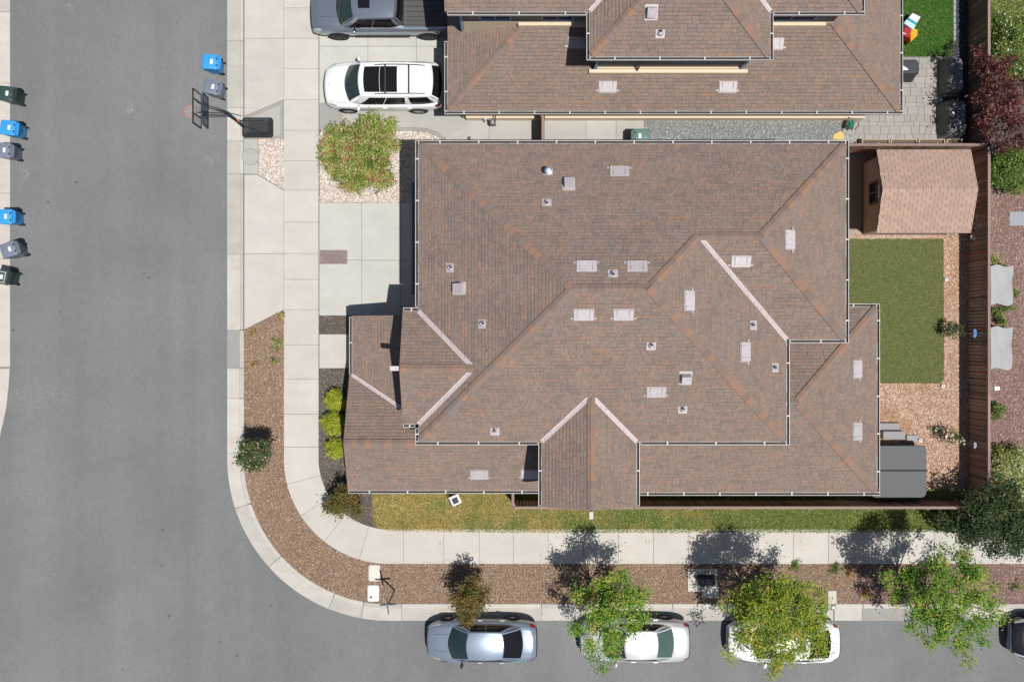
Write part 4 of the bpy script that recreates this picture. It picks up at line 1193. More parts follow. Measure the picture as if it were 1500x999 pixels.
class Car:
    """front at -x; a lofted lower body, a separate glasshouse of five curved patches"""
    def __init__(s, sp):
        s.sp = sp; N = 61
        s.t = np.linspace(0, 1, N); L = sp['L']
        # denser towards both ends
        s.t = .5-.5*np.cos(np.pi*s.t); s.t = .55*s.t+.45*np.linspace(0,1,N)
        I = lambda key: smooth1(np.interp(s.t*L, [p[0] for p in sp[key]], [p[1] for p in sp[key]]), 2)
        s.hw = I('hw')*sp['w']/2; s.zc = I('zc'); s.zs = I('zs'); s.zb = I('zb')
        s.x = s.t*L-L/2
        s.bow = sp.get('bow', .10)
    def pt(s, i, v):
        """station i (float), v in -1..1 across from one sill over the top to the other"""
        i0 = int(min(max(i, 0), len(s.x)-1.001)); f = i-i0
        g = lambda a: a[i0]*(1-f)+a[i0+1]*f
        x, hw, zc, zs, zb = g(s.x), g(s.hw), g(s.zc), g(s.zs), g(s.zb)
        a = abs(v); sg = 1 if v >= 0 else -1
        ks = [0, .20, .42, .52, .60, .68, .78, .90, 1.0]
        ys = [0, .40, .74, .86, .925, .975, 1.0, .965, .84]
        zz = [zc, zc-.06*(zc-zs), zc-.38*(zc-zs), zc-.72*(zc-zs), zs-.005, zs-.07, zb+.50*(zs-zb), zb+.10*(zs-zb), zb]
        y = np.interp(a, ks, ys)*hw; z = np.interp(a, ks, zz)
        # nose and tail bowed in plan
        L = s.sp['L']; e0 = max(0, 1-(x+L/2)/.9); e1 = max(0, 1-(L/2-x)/.8)
        yy = (y/(s.sp['w']/2))**2
        return Vector((x+s.bow*e0*yy-s.bow*.7*e1*yy, sg*y, z))
    def normal(s, i, v):
        d = .02
        a = s.pt(i+.3, v)-s.pt(i-.3, v); b = s.pt(i, min(v+d,1))-s.pt(i, max(v-d,-1))
        n = a.cross(b); 
        if n.length < 1e-9: return Vector((0,0,1))
        n.normalize()
        p = s.pt(i, v); c = Vector((p.x*.9, 0, .5))
        return n if n.dot(p-c) > 0 else -n
    def body(s):
        V_ = [-1,-.95,-.9,-.84,-.78,-.73,-.68,-.64,-.6,-.56,-.52,-.47,-.42,-.35,-.27,-.2,-.1]
        V_ = V_+[0]+[-a for a in V_[::-1]]
        G = [[s.pt(i, v) for v in V_] for i in range(len(s.x))]
        mb = MB().grid(G)
        mb.face(G[0]); mb.face(G[-1][::-1])
        return mb
    def station(s, x):
        return float(np.interp(x+s.sp['L']/2, s.t*s.sp['L'], np.arange(len(s.x))))
    def patch(s, x0, x1, v0, v1, off=.006, nx=6, nv=5, round_=False):
        P = []
        for a in range(nx+1):
            r = []
            for b in range(nv+1):
                u, w = a/nx, b/nv
                if round_:
                    cu, cw = 2*u-1, 2*w-1; k = max(abs(cu), abs(cw)); h = math.hypot(cu, cw) or 1
                    q = (k/h)**.6; u, w = .5+.5*cu*q, .5+.5*cw*q
                i = s.station(x0+(x1-x0)*u); v = v0+(v1-v0)*w
                r.append(s.pt(i, v)+s.normal(i, v)*off)
            P.append(r)
        return MB().grid(P)
    # glasshouse -----------------------------------------------------
    def gh(s, side, u, v):
        """u front->rear or across; v bottom->top"""
        p = s.sp['gh']; x1, x2, x3, x4 = p['x']; zb1, zb2, zr = p['zb1'], p['zb2'], p['zr']; wb, wr = p['wb'], p['wr']
        L2 = s.sp['L']/2
        cr = lambda c: p.get('crown', .05)*(1-c*c)
        def roofedge(t, c):     # t along roof 0..1, c across -1..1
            x = x2+(x3-x2)*t
            bowf = -.10*(1-c*c)*(1-t)+.07*(1-c*c)*t
            ww = wr*(1-.04*(2*t-1)**2-.03*t)
            z = zr-.035*(2*t-1)**2-(.02*t)+cr(c)
            return Vector((x+bowf-L2, c*ww, z))
        def belt(t):            # along the side 0..1
            x = x1+(x4-x1)*t
            ww = wb*(1-.10*max(0,(.18-t)/.18)**2-.13*max(0,(t-.75)/.25)**2)
            return Vector((x-L2, ww, zb1+(zb2-zb1)*t))
        if side == 'roof': return roofedge(u, v)
        if side == 'front':
            c = u; a = belt(0); bot = Vector((a.x-.24*(1-c*c), c*a.y, zb1+.03*(1-c*c))); top = roofedge(0, c)
        elif side == 'rear':
            c = u; a = belt(1); bot = Vector((a.x+.14*(1-c*c), c*a.y, zb2+.02*(1-c*c))); top = roofedge(1, c)
        else:
            sg = 1 if side == 'l' else -1
            a = belt(u); bot = Vector((a.x, sg*a.y, a.z)); top = roofedge(u, sg)
        q = bot.lerp(top, v)
        bul = .035*math.sin(math.pi*v)
        if side in ('l', 'r'): q.y += bul*(1 if side == 'l' else -1)
        elif side == 'front': q.x -= bul*.9; q.z += bul*.5
        else: q.x += bul*.9; q.z += bul*.5
        return q
    def ghpatch(s, side, u0, u1, v0, v1, off=0.0, n=8, m=6, shape=None):
        P = []
        for a in range(n+1):
            r = []
            for b in range(m+1):
                w = b/m; ua, ub = (shape(w) if shape else (u0, u1))
                u = ua+(ub-ua)*a/n; v = v0+(v1-v0)*w
                q = s.gh(side, u, v)
                if off:
                    d = .01
                    t1 = s.gh(side, u+d, v)-s.gh(side, u-d, v); t2 = s.gh(side, u, v+d)-s.gh(side, u, v-d)
                    nn = t1.cross(t2).normalized()
                    c = Vector((0,0,.7))
                    if nn.dot(q-c) < 0: nn = -nn
                    q = q+nn*off
                r.append(q)
            P.append(r)
        return MB().grid(P)

WHEELS = {}
def wheel(parent, x, y, r, w, side, m_rim):
    key = (r, w, m_rim.name)
    if key not in WHEELS:
        Rt = Matrix.Rotation(-math.pi/2, 4, 'X')        # local z -> +y (outwards)
        ty_ = MB().lathe([(r*.62,-w/2),(r*.93,-w/2),(r,-w*.36),(r,w*.36),(r*.93,w/2),(r*.66,w/2+.006),(r*.62,w*.30)], 28, Rt)
        rm = MB().lathe([(r*.64,w*.1),(r*.665,w/2+.004),(r*.60,w/2-.006),(r*.58,w*.2),(.05,w*.2)], 28, Rt)
        spm = MB()
        for k in range(5):
            a = k*2*math.pi/5
            Q = Rt @ Matrix.Rotation(a, 4, 'Z')
            for da in (-.2, .2):
                spm.hexa([(.03,-.02+da*.1,w*.2),(r*.6,-.018+da*r*.55,w*.2),(r*.6,.018+da*r*.55,w*.2),(.03,.02+da*.1,w*.2),
                          (.03,-.018+da*.1,w*.46),(r*.6,-.014+da*r*.55,w*.48),(r*.6,.014+da*r*.55,w*.48),(.03,.018+da*.1,w*.46)], Q)
        spm.lathe([(.06,w*.2),(.06,w*.48),(.03,w*.5)], 12, Rt)
        WHEELS[key] = (ty_.mesh('tyre', M_BLACK, True), rm.mesh('rim', M_DARK), spm.mesh('spokes', m_rim))
    ty_, rm, spm = WHEELS[key]
    M = Matrix.Translation((x, y, r)) @ (Matrix.Identity(4) if side > 0 else Matrix.Rotation(math.pi, 4, 'Z'))
    o = place('wheel', ty_); o.matrix_basis = M; o.parent = parent
    a = place('rim', rm); a.parent = o; a = place('spokes', spm); a.parent = o
    return o

def build_car(name, label, cat, sp, loc, rz=0.0, group=None):
    root = thing(name, label, cat, (0,0,0), group)
    c = Car(sp); pm = sp['paint']; L = sp['L']; w2 = sp['w']/2; x0 = -L/2
    B = lambda mb, nm, m, par=root, sm=True: mb.build(nm, m, par, smooth=sm)
    body = B(c.body(), 'body', pm)
    X = lambda d: x0+d
    g = sp['gh']
    # glasshouse
    gh_ = MB()
    for side, lim in (('roof',(0,1,-1,1)),('front',(-1,1,0,1)),('rear',(-1,1,0,1)),('l',(0,1,0,1)),('r',(0,1,0,1))):
        gh_.grid(c.ghpatch(side, *lim, 0, 12, 10).v and [c.ghpatch(side, *lim, 0, 12, 10).v[i*11:(i+1)*11] for i in range(13)])
    cab = B(gh_, 'cabin', pm)
    B(c.ghpatch('front',-.93,.93,.03,.95,.007,12,6), 'windscreen', sp.get('glass', M_GLASS))
    cowl = B(c.ghpatch('front',-.95,.95,-.035,.035,.009,12,2), 'cowl', M_DARK)
    rg = B(c.ghpatch('rear',-.90,.90,sp.get('rg0',.10),sp.get('rg1',.96),.007,12,6), 'rear_window', sp.get('rear_glass', M_GLASSB))
    for side in ('l','r'):
        for (a0, a1, b0, b1) in sp['windows']:        # bottom u range, top u range
            B(c.ghpatch(side, 0,1, .10, .88, .007, 8, 5, lambda w, A=(a0,a1,b0,b1): (A[0]+(A[2]-A[0])*w, A[1]+(A[3]-A[1])*w)), 'side_window', sp.get('side_glass', M_GLASSB))
        a0, a1 = sp['windows'][0][0]-.02, sp['windows'][-1][1]+.01
        B(c.ghpatch(side, a0, a1, .035, .085, .010, 10, 1), 'window_trim', sp.get('trim', M_CHROME))
    if 'sunroof' in sp:
        for (t0, t1, cw) in sp['sunroof']:
            B(c.ghpatch('roof', t0, t1, -cw, cw, .008, 6, 6), 'sunroof', M_GLASSB)
    if sp.get('roof_glass'):
        pass
    # seams: hood, boot and doors as fine dark gaps
    sm_ = mat(name+'_seam', tuple(.25*q for q in sp['rgb']), rough=.6) 
    def seam(par, xa, xb, va, vb, nm='panel_gap', wd=.0):
        B(c.patch(X(xa), X(xb), va, vb, .0035, 10, 2), nm, sm_, par)
    hv = sp.get('hoodv', .47)
    for sg in (-1, 1):
        seam(body, sp['hood'][0], sp['hood'][1], sg*hv, sg*(hv+.012))
        B(c.patch(X(sp['hood'][0]+.15), X(sp['hood'][1]-.15), sg*.205, sg*.222, .003, 12, 1), 'hood_crease', sm_ if sp.get('crease_dark') else pm, body)
    seam(body, sp['hood'][0], sp['hood'][0]+.022, -hv, hv)
    if 'boot' in sp:
        seam(body, sp['boot'][1]-.02, sp['boot'][1], -.5, .5)
        for sg in (-1, 1): seam(body, sp['boot'][0], sp['boot'][1], sg*.50, sg*.512)
    for xd in sp['doors']:
        for sg in (-1, 1): seam(body, xd, xd+.015, sg*.60, sg*.93)
    for xd in sp['handles']:
        for sg in (-1, 1):
            i = c.station(X(xd)); p = c.pt(i, sg*.705)
            MB().box(p.x-.10,p.x+.10,p.y-.012 if sg > 0 else p.y-.03,p.y+.03 if sg > 0 else p.y+.012,p.z-.012,p.z+.022).build('door_handle', sp.get('handle_mat', pm), root, bevel=.008)
    # lamps
    for sg in (-1, 1):
        lx0, lx1, la, lb = sp['lamp']
        B(c.patch(X(lx0), X(lx1), sg*la, sg*lb, .008, 6, 4, True), 'headlight', M_LAMP)
        tx0, tx1, ta, tb = sp['tail']
        B(c.patch(X(tx0), X(tx1), sg*ta, sg*tb, .008, 6, 4, True), 'tail_light', M_TAIL)
        # mirror
        i = c.station(X(sp['mirror'])); p = c.pt(i, sg*.60)
        mb = MB(); MM = Matrix.Translation((p.x, p.y+sg*.13, p.z+.09)) @ Matrix.Rotation(sg*.25, 4, 'Z') @ Matrix.Diagonal((.075,.125,.075,1))
        mb.lathe([(.25,-1),(.75,-.75),(1,-.1),(.95,.4),(.6,.85),(.15,1)], 12, MM)
        mi = B(mb, 'mirror', sp.get('mirror_mat', pm))
        MB().box(p.x-.03,p.x+.03,min(p.y-.03*sg,p.y+.10*sg),max(p.y-.03*sg,p.y+.10*sg),p.z+.0,p.z+.05).build('mirror_arm', M_DARK, root)
    # grille, bumpers, plate
    gi = MB(); p = c.pt(1.0, 0)
    B(c.patch(X(.015), X(.05), -.62, .62, .012, 2, 12), 'bumper_trim', sp.get('bumper', M_DARK))
    B(c.patch(X(L-.06), X(L-.02), -.6, .6, .012, 2, 12), 'rear_bumper_trim', sp.get('bumper', M_DARK))
    # wheels and arches
    for xw in sp['axles']:
        for sg in (-1, 1):
            r = sp['wr']
            i = c.station(X(xw)); yw = c.pt(i, .78).y
            mb = MB(); n = 14
            P = []
            for rr, yo in ((r*1.17, .006), (r*1.02, .010), (r*.3, .004)):
                P.append([(X(xw)+rr*math.cos(math.pi*k/n), sg*(yw+yo), r+rr*math.sin(math.pi*k/n)*.98) for k in range(n+1)])
            mb.grid(P); mb.build('wheel_arch', M_BLACK, root)
            wheel(root, X(xw), sg*(yw-.088), r, .225, sg, sp.get('rim', M_ALLOY))
    if 'rails' in sp:
        for sg in (-1, 1):
            pts = [c.gh('roof', t, sg*.86)+Vector((0,0,.06 if 0 < k < 5 else .0)) for k, t in enumerate(np.linspace(.2,.93,6))]
            MB().tube(pts, .020, 6).build('roof_rail', M_DARK, root)
        for t in sp['rails']:
            a, b = c.gh('roof', t, -.86), c.gh('roof', t, .86)
            MB().box(a.x-.03,a.x+.03,a.y,b.y,a.z+.065,a.z+.095).build('cross_bar', M_DARK, root)
    root.location = loc; root.rotation_euler = (0,0,rz)
    return root, c

SED = dict(L=4.82, w=1.83, paint=None,
    hw=[(0,.60),(.10,.74),(.35,.88),(.8,.965),(1.5,1),(3.4,1),(4.2,.965),(4.55,.90),(4.74,.82),(4.82,.72)],
    zc=[(0,.62),(.12,.74),(.45,.86),(1.0,.96),(1.35,1.0),(3.9,1.03),(4.1,1.07),(4.55,1.07),(4.72,1.02),(4.82,.85)],
    zs=[(0,.56),(.2,.66),(.6,.76),(1.2,.84),(2.4,.90),(3.8,.95),(4.5,.95),(4.82,.78)],
    zb=[(0,.30),(.5,.22),(4.2,.24),(4.82,.36)],
    gh=dict(x=(1.22,1.90,3.26,4.12), zb1=.93, zb2=1.0, zr=1.42, wb=.80, wr=.585),
    windows=[(.07,.475,.10,.485),(.485,.90,.495,.90)], hood=(.25,1.15), boot=(4.16,4.66), doors=[1.48,2.50,3.42], handles=[2.33,3.28],
    lamp=(.14,.62,.50,.66), tail=(4.50,4.76,.50,.70), mirror=1.55, axles=[.93,3.72], wr=.325)
def spec(base, rgb, **k):
    d = dict(base); d['rgb'] = rgb; d.update(k); return d
P_BLUE = paint('silver_blue_paint', (.29,.35,.43), .26, .45)
P_SILV = paint('silver_paint', (.60,.60,.60), .28, .3)
P_WHT = paint('white_car_paint', (.80,.80,.80), .2)
P_BLK = paint('black_car_paint', (.012,.013,.015), .15)
P_TRK = paint('grey_blue_truck_paint', (.27,.305,.36), .22, .6)
M_GLS2 = mat('car_glass_pale', (.05,.09,.085), (.09,.14,.13), 2.5, .05, co='obj')
gy = -12.98
build_car('parked_car', 'blue silver sedan parked at the kerb beside the smallest street tree', 'car', spec(SED, (.27,.355,.47), paint=P_BLUE, crease_dark=True, handle_mat=M_WHITE, mirror_mat=M_DARK), (-1.30, gy, .005), 0.0, 'cars parked along the kerb')
build_car('parked_car', 'silver sedan with a pale green rear window partly under a street tree', 'car',
          spec(SED, (.6,.6,.6), L=4.75, paint=P_SILV, rear_glass=M_GLS2, rg0=.05, gh=dict(x=(1.25,2.0,3.2,3.92), zb1=.93, zb2=1.0, zr=1.40, wb=.79, wr=.60), boot=(3.98,4.6)), (5.30, gy+.03, .005), 0.0, 'cars parked along the kerb')
build_car('parked_car', 'white sedan mostly hidden beneath the widest street tree', 'car',
          spec(SED, (.8,.8,.8), L=4.85, paint=P_WHT, rear_glass=M_GLASSB, gh=dict(x=(1.25,2.05,3.25,4.3), zb1=.93, zb2=1.02, zr=1.40, wb=.79, wr=.60), boot=(4.34,4.7)), (11.76, gy, .005), 0.0, 'cars parked along the kerb')
SUVB = spec(SED, (.01,.01,.01), L=4.75, w=1.9, paint=P_BLK, bumper=M_CHROME, gh=dict(x=(1.15,1.75,3.9,4.6), zb1=1.0, zb2=1.1, zr=1.62, wb=.83, wr=.66), windows=[(.08,.42,.10,.42),(.43,.70,.43,.70),(.71,.93,.71,.93)])
build_car('parked_car', 'black car with a pale bumper at the frame edge under the last tree', 'car', SUVB, (23.95, -12.85, .005), 0.0, 'cars parked along the kerb')

SUV = dict(L=5.15, w=2.02, paint=P_WHT, rgb=(.8,.8,.8), bow=.16,
    hw=[(0,.72),(.12,.85),(.4,.94),(.9,.985),(1.5,1),(4.2,1),(4.8,.97),(5.05,.92),(5.15,.86)],
    zc=[(0,.85),(.10,.98),(.4,1.07),(1.0,1.13),(1.25,1.16),(4.6,1.16),(4.95,1.12),(5.15,1.0)],
    zs=[(0,.75),(.3,.90),(1.0,1.0),(2.4,1.04),(4.6,1.08),(5.15,1.0)],
    zb=[(0,.35),(.5,.28),(4.6,.30),(5.15,.42)],
    gh=dict(x=(1.18,1.76,4.62,5.02), zb1=1.08, zb2=1.12, zr=1.74, wb=.90, wr=.725, crown=.04),
    windows=[(.10,.36,.13,.37),(.37,.62,.38,.63),(.69,.95,.68,.95)], hood=(.25,1.12), doors=[1.6,2.75,3.8], handles=[2.65,3.70],
    lamp=(.13,.55,.54,.66), tail=(4.85,5.10,.58,.72), mirror=1.55, axles=[1.0,4.05], wr=.375, rg0=.12, rg1=.86, rear_glass=M_GLASSB,
    sunroof=[(.06,.282,.76),(.287,.53,.76)], rails=[.36,.70], mirror_mat=M_WHITE, trim=M_CHROME)
build_car('parked_suv', 'white large family vehicle with black sunroof and roof rails on the driveway', 'suv', SUV, (-5.52, 10.98, .13), 0.0, 'vehicles on the neighbour driveway')
TRK = dict(L=6.1, w=2.06, paint=P_TRK, rgb=(.22,.25,.31), bow=.09,
    hw=[(0,.86),(.12,.92),(.4,.97),(.9,1),(1.5,1),(5.6,1),(6.0,.98),(6.1,.95)],
    zc=[(0,.98),(.10,1.12),(.4,1.22),(1.0,1.28),(1.5,1.30),(3.9,1.30),(3.98,1.24),(6.0,1.24),(6.1,1.20)],
    zs=[(0,.85),(.3,1.05),(1.0,1.15),(2.4,1.20),(5.6,1.22),(6.1,1.18)],
    zb=[(0,.45),(.5,.42),(5.6,.45),(6.1,.55)],
    gh=dict(x=(1.38,2.05,3.66,3.95), zb1=1.22, zb2=1.26, zr=1.90, wb=.93, wr=.73, crown=.04),
    windows=[(.10,.50,.13,.50),(.515,.93,.515,.92)], hood=(.3,1.45), doors=[1.85,2.85,3.75], handles=[2.65,3.55], crease_dark=True,
    lamp=(.10,.48,.55,.67), tail=(5.85,6.07,.60,.76), mirror=1.95, axles=[1.15,5.05], wr=.42, rim=M_DARK, rg0=.15, rg1=.8,
    sunroof=[(.14,.42,.45)], mirror_mat=M_CHROME, trim=M_CHROME, handle_mat=M_CHROME)
trk, tc = build_car('pickup_truck', 'blue grey pickup truck with dark bed parked beside the white family vehicle', 'pickup truck', TRK, (-5.6, 14.22, .13), 0.0, 'vehicles on the neighbour driveway')
tl = tuple(trk.location); trk.location = (0,0,0)
bd = tc.patch(-3.05+4.05, -3.05+5.95, -.50, .50, .012, 12, 12).build('bed_floor', mat('bed_liner', (.075,.072,.075), rough=.7, grain=.1), trk)
for i in range(9):
    v = -.44+.11*i
    tc.patch(-3.05+4.12, -3.05+5.9, v-.012, v+.012, .03, 8, 1).build('bed_rib', M_COVER, bd)
MB().box(.92,1.0,-.82,.82,1.26,1.36).build('bed_bulkhead', M_DARK, trk)
MB().box(-1.2,1.2,-1.02,-.9,.42,.5).build('side_step', M_DARK, trk)
trk.location = tl

# ================================================================ BINS, HOOP, SIGN, UTILITY BOXES
BINM = {}
def bin_mat(c):
    if c not in BINM: BINM[c] = mat('bin_plastic', c, rough=.5, grain=.06, grains=30, co='obj')
    return BINM[c]
BINMESH = {}
def wheelie_bin(label, c, px, py, deg, tint=None, open_=False, zlid=1.06):
    """px, py: middle of the lid in the photograph; hinge and handle towards local +x"""
    p = W(px, py, zlid)
    root = thing('wheelie_bin', label, 'bin', (0,0,0), 'wheelie bins put out on the street')
    m = bin_mat(c); m2 = bin_mat(tint) if tint else m
    key = (c, tint, open_)
    if key not in BINMESH:
        b = MB().hexa([(-.26,-.24,.05),(.22,-.24,.05),(.22,.24,.05),(-.26,.24,.05),(-.34,-.30,1.0),(.30,-.30,1.0),(.30,.30,1.0),(-.34,.30,1.0)])
        b.box(.301,.36,-.27,.27,.90,.99)
        l = MB()
        G = []
        for i, x in enumerate((-.40,-.36,-.25,-.05,.15,.25,.30)):
            G.append([(x, y, (.98 if i == 0 else 1.02+.055*math.sin(min(1,(i)/5)*math.pi*.75))+ (.025*(1-(y/.31)**2))) for y in (-.31,-.29,-.2,0,.2,.29,.31)])
        l.grid(G)
        l.face([(-.40,-.31,.95),(-.40,.31,.95)]+G[0][::-1])
        l.face([(-.40,-.31,.95)]+[g_[0] for g_ in G]+[(.30,-.31,.95)]); l.face([(.30,.31,.95)]+[g_[-1] for g_ in G][::-1]+[(-.40,.31,.95)])
        l.face([(.30,-.31,.95)]+G[-1]+[(.30,.31,.95)])
        h = MB().tube([(.31,-.23,.97),(.37,-.23,.985),(.385,-.21,.99),(.385,.21,.99),(.37,.23,.985),(.31,.23,.97)], .022, 6)
        for y in (-.16,-.06,.06,.16): h.box(.29,.36,y-.025,y+.025,.99,1.045)
        wmsh = MB().lathe([(.03,-.03),(.125,-.03),(.125,.03),(.03,.03)], 16, Matrix.Rotation(math.pi/2,4,'X'))
        lb = MB().box(-.30,-.16,-.10,.10,1.085,1.092) if False else MB().box(-.02,.10,-.10,.10,1.098,1.106)
        v = MB().box(.14,.27,-.19,-.09,1.05,1.082)
        v2 = MB().box(.14,.27,.09,.19,1.05,1.082)
        BINMESH[key] = [b.mesh('bin_body', m), l.mesh('lid', m2), h.mesh('handle', M_DARK if c[0] < .03 else m), wmsh.mesh('wheel', M_BLACK), lb.mesh('sticker', M_WHITE), v.mesh('lid_slot', M_DARK), v2.mesh('lid_slot', M_DARK)]
    b, l, h, w_, lb, v, v2 = BINMESH[key]
    bo = place('bin_body', b, root); lo = place('lid', l, root); ho = place('handle', h, root)
    o = place('sticker', lb); o.parent = lo
    o = place('hinge_slot', v); o.parent = lo
    o = place('hinge_slot', v2); o.parent = lo
    for y in (-.24, .24):
        o = place('wheel', w_, root); o.matrix_basis = Matrix.Translation((.20,y,.125))
    if open_:
        fr = MB().box(-.30,.22,-.24,-.20,1.10,1.14).box(-.30,.22,.20,.24,1.10,1.14).box(-.30,-.26,-.199,.199,1.10,1.14).box(.18,.22,-.199,.199,1.10,1.14)
        fr.build('white_frame', M_VENT, root)
    root.location = (p.x, p.y, .02 if px < 15 else .005); root.rotation_euler = (0,0,math.radians(deg))
    return root
CB, CG, CN = (.035,.30,.66), (.165,.185,.24), (.028,.060,.056)
wheelie_bin('bright blue wheelie bin standing in the road beside the basketball hoop', CB, 309, 91.5, -3)
wheelie_bin('grey wheelie bin standing between the blue bin and basketball hoop', CG, 311, 128, -12)
wheelie_bin('dark green wheelie bin at the start of the far gutter row', CN, 10, 138, -6)
wheelie_bin('blue wheelie bin beside a dark green bin in the far gutter', CB, 13, 188, -6)
wheelie_bin('grey wheelie bin beside a blue bin with nothing in the gutter after it', CG, 6, 221, -4)
wheelie_bin('blue wheelie bin across the road from the pale pebble bed', CB, 8, 318, 0)
wheelie_bin('grey wheelie bin turned askew between a blue bin and a dark bin', CG, 14, 366, 18)
wheelie_bin('dark green wheelie bin with a pale frame on its lid', CN, 2, 406, -12, open_=True)
gb_ = wheelie_bin('faded green wheelie bin standing between the houses on paving', (.10,.19,.16), 938, 201, 180, zlid=1.06)
gb_['group'] = 'wheelie bins'; gb_.location.z = .127

# basketball hoop
bh = thing('basketball_hoop', 'portable basketball hoop with clear backboard leaning over the road', 'basketball hoop', (-12.4,9.4,.1))
bx0, by1 = W2(354,172.5,.3); bx1, by0 = W2(399,201.5,.3)
n = 8
mb = MB(); P0 = rrect(bx0,bx1,by0,by1,.12,4); P1 = rrect(bx0+.08,bx1-.06,by0+.08,by1-.08,.12,4); P2 = rrect(bx0+.3,bx1-.2,by0+.2,by1-.2,.08,4)
m_ = len(P0)
for pts, z in ((P0,.12),(P0,.24),(P1,.33),(P2,.30)): mb.v += [(x,y,z) for x, y in pts]
for i in range(3):
    for j in range(m_): mb.f.append((i*m_+j, i*m_+(j+1)%m_, (i+1)*m_+(j+1)%m_, (i+1)*m_+j))
mb.f.append(tuple(3*m_+j for j in range(m_)))
base = mb.build('base', M_DARK, bh)
cyb = (by0+by1)/2
for k in (-1, 1):
    o = MB().tube([(bx1-.35, cyb+k*.28, .31),(bx0+.12, cyb+k*.08, 1.1)], .016, 6).build('brace', M_BLACK, bh)
pxp, pyp = bx0+.07, 9.37
pole = MB().tube([(pxp+.02,pyp-.03,.2),(pxp,pyp,1.4),(pxp-.05,pyp,2.9)], [.055,.05,.045], 10).build('pole', M_BLACK, bh)
MB().box(pxp-.06,pxp+.09,pyp-.02,pyp+.10,1.05,1.25).build('crank_housing', mat('orange_plastic', (.60,.16,.08), rough=.5), bh, bevel=.02)
xb, yb = -12.69, 9.35
for k in (-1, 1):
    for z0, z1 in ((2.45,3.05),(2.9,3.6)):
        MB().tube([(pxp-.03, pyp+k*.05, z0),(xb+.07, yb+k*.20, z1)], .018, 6).build('arm', M_BLACK, bh)
MB().tube([(pxp+.35,pyp+.06,2.0),(pxp-.3,pyp+.06,2.95)], .015, 6).build('lift_bar', M_BLACK, bh)
m_ac, t_ac, b_ac = nt('acrylic')
trn = nd(t_ac, 'ShaderNodeBsdfTransparent'); trn.inputs[0].default_value = (.85,.87,.88,1)
ms = t_ac.nodes.new('ShaderNodeMixShader'); ms.inputs[0].default_value = .38
b_ac.inputs['Base Color'].default_value = (.7,.72,.74,1); b_ac.inputs['Roughness'].default_value = .1
t_ac.links.new(trn.outputs[0], ms.inputs[1]); t_ac.links.new(b_ac.outputs[0], ms.inputs[2]); t_ac.links.new(ms.outputs[0], t_ac.nodes['Material Output'].inputs[0])
w_, z0, z1 = .70, 2.92, 3.92
bb = MB().box(xb-.012,xb+.012,yb-w_+.05,yb+w_-.05,z0+.05,z1-.05).build('backboard', m_ac, bh)
for q in ((yb-w_,yb+w_,z0,z0+.05),(yb-w_,yb+w_,z1-.05,z1),(yb-w_,yb-w_+.05,z0+.051,z1-.051),(yb+w_-.05,yb+w_,z0+.051,z1-.051)):
    o = MB().box(xb-.022,xb+.022,*q).build('board_frame', M_BLACK); o.parent = bb
for yy in (-.3, .3):
    o = MB().box(xb+.013,xb+.05,yb+yy-.02,yb+yy+.02,z0+.052,z1-.052).build('back_strut', M_BLACK); o.parent = bb
for q in ((yb-.305,yb+.305,z0+.56,z0+.60),(yb-.305,yb-.265,z0+.14,z0+.56),(yb+.265,yb+.305,z0+.14,z0+.56)):
    o = MB().box(xb-.016,xb-.0125,*q).build('target_line', M_WHITE); o.parent = bb
M_RIM = mat('rim_orange', (.75,.14,.05), rough=.4)
rc = Vector((xb-.42, yb, 3.02))
rim = MB().tube([rc+Vector((.235*math.cos(a),.235*math.sin(a),0)) for a in [k*math.pi/16 for k in range(33)]], .013, 6, False).build('rim', M_RIM, bh)
o = MB().box(xb-.20,xb-.023,yb-.09,yb+.09,2.97,3.045).build('rim_bracket', M_RIM); o.parent = rim
nt_ = MB()
for k in range(12):
    a, b = k*math.pi/6, (k+1)*math.pi/6
    for s1, s2 in ((a,b),(b,a)):
        pts = []
        for i in range(5):
            f = i/4; an = s1+(s2-s1)*f; r = .23-.10*min(1,f*1.4); pts.append(rc+Vector((r*math.cos(an), r*math.sin(an), -.02-.42*f)))
        nt_.tube(pts, .006, 4, False)
nt_.build('net', M_WHITE, bh, kind='stuff')

# street-name sign
sx, sy_ = W2(578.3,864.3)
ss_ = thing('street_sign', 'street name sign post with two crossed blades on the corner', 'street sign', (sx,sy_,.1))
M_POST = mat('sign_post_steel', (.16,.165,.165), rough=.5, metal=.3)
MB().tube([(sx,sy_,.05),(sx,sy_,2.42)], .035, 10).build('post', M_POST, ss_)
M_SIGN = mat('sign_green', (.10,.16,.15), rough=.4)
for z, a in ((2.30, 4), (2.52, 101)):
    Mx = Matrix.Translation((sx,sy_,z)) @ Matrix.Rotation(math.radians(a),4,'Z')
    b = MB().box(-.33,.33,-.012,.012,-.10,.10,Mx).build('sign_blade', M_SIGN, ss_)
    o = MB().box(-.34,.34,-.016,.016,.101,.115,Mx).build('blade_edge', M_POST); o.parent = b
MB().lathe([(.045,2.40),(.05,2.2)], 10, Matrix.Translation((sx,sy_,0))).build('post_cap', M_POST, ss_)

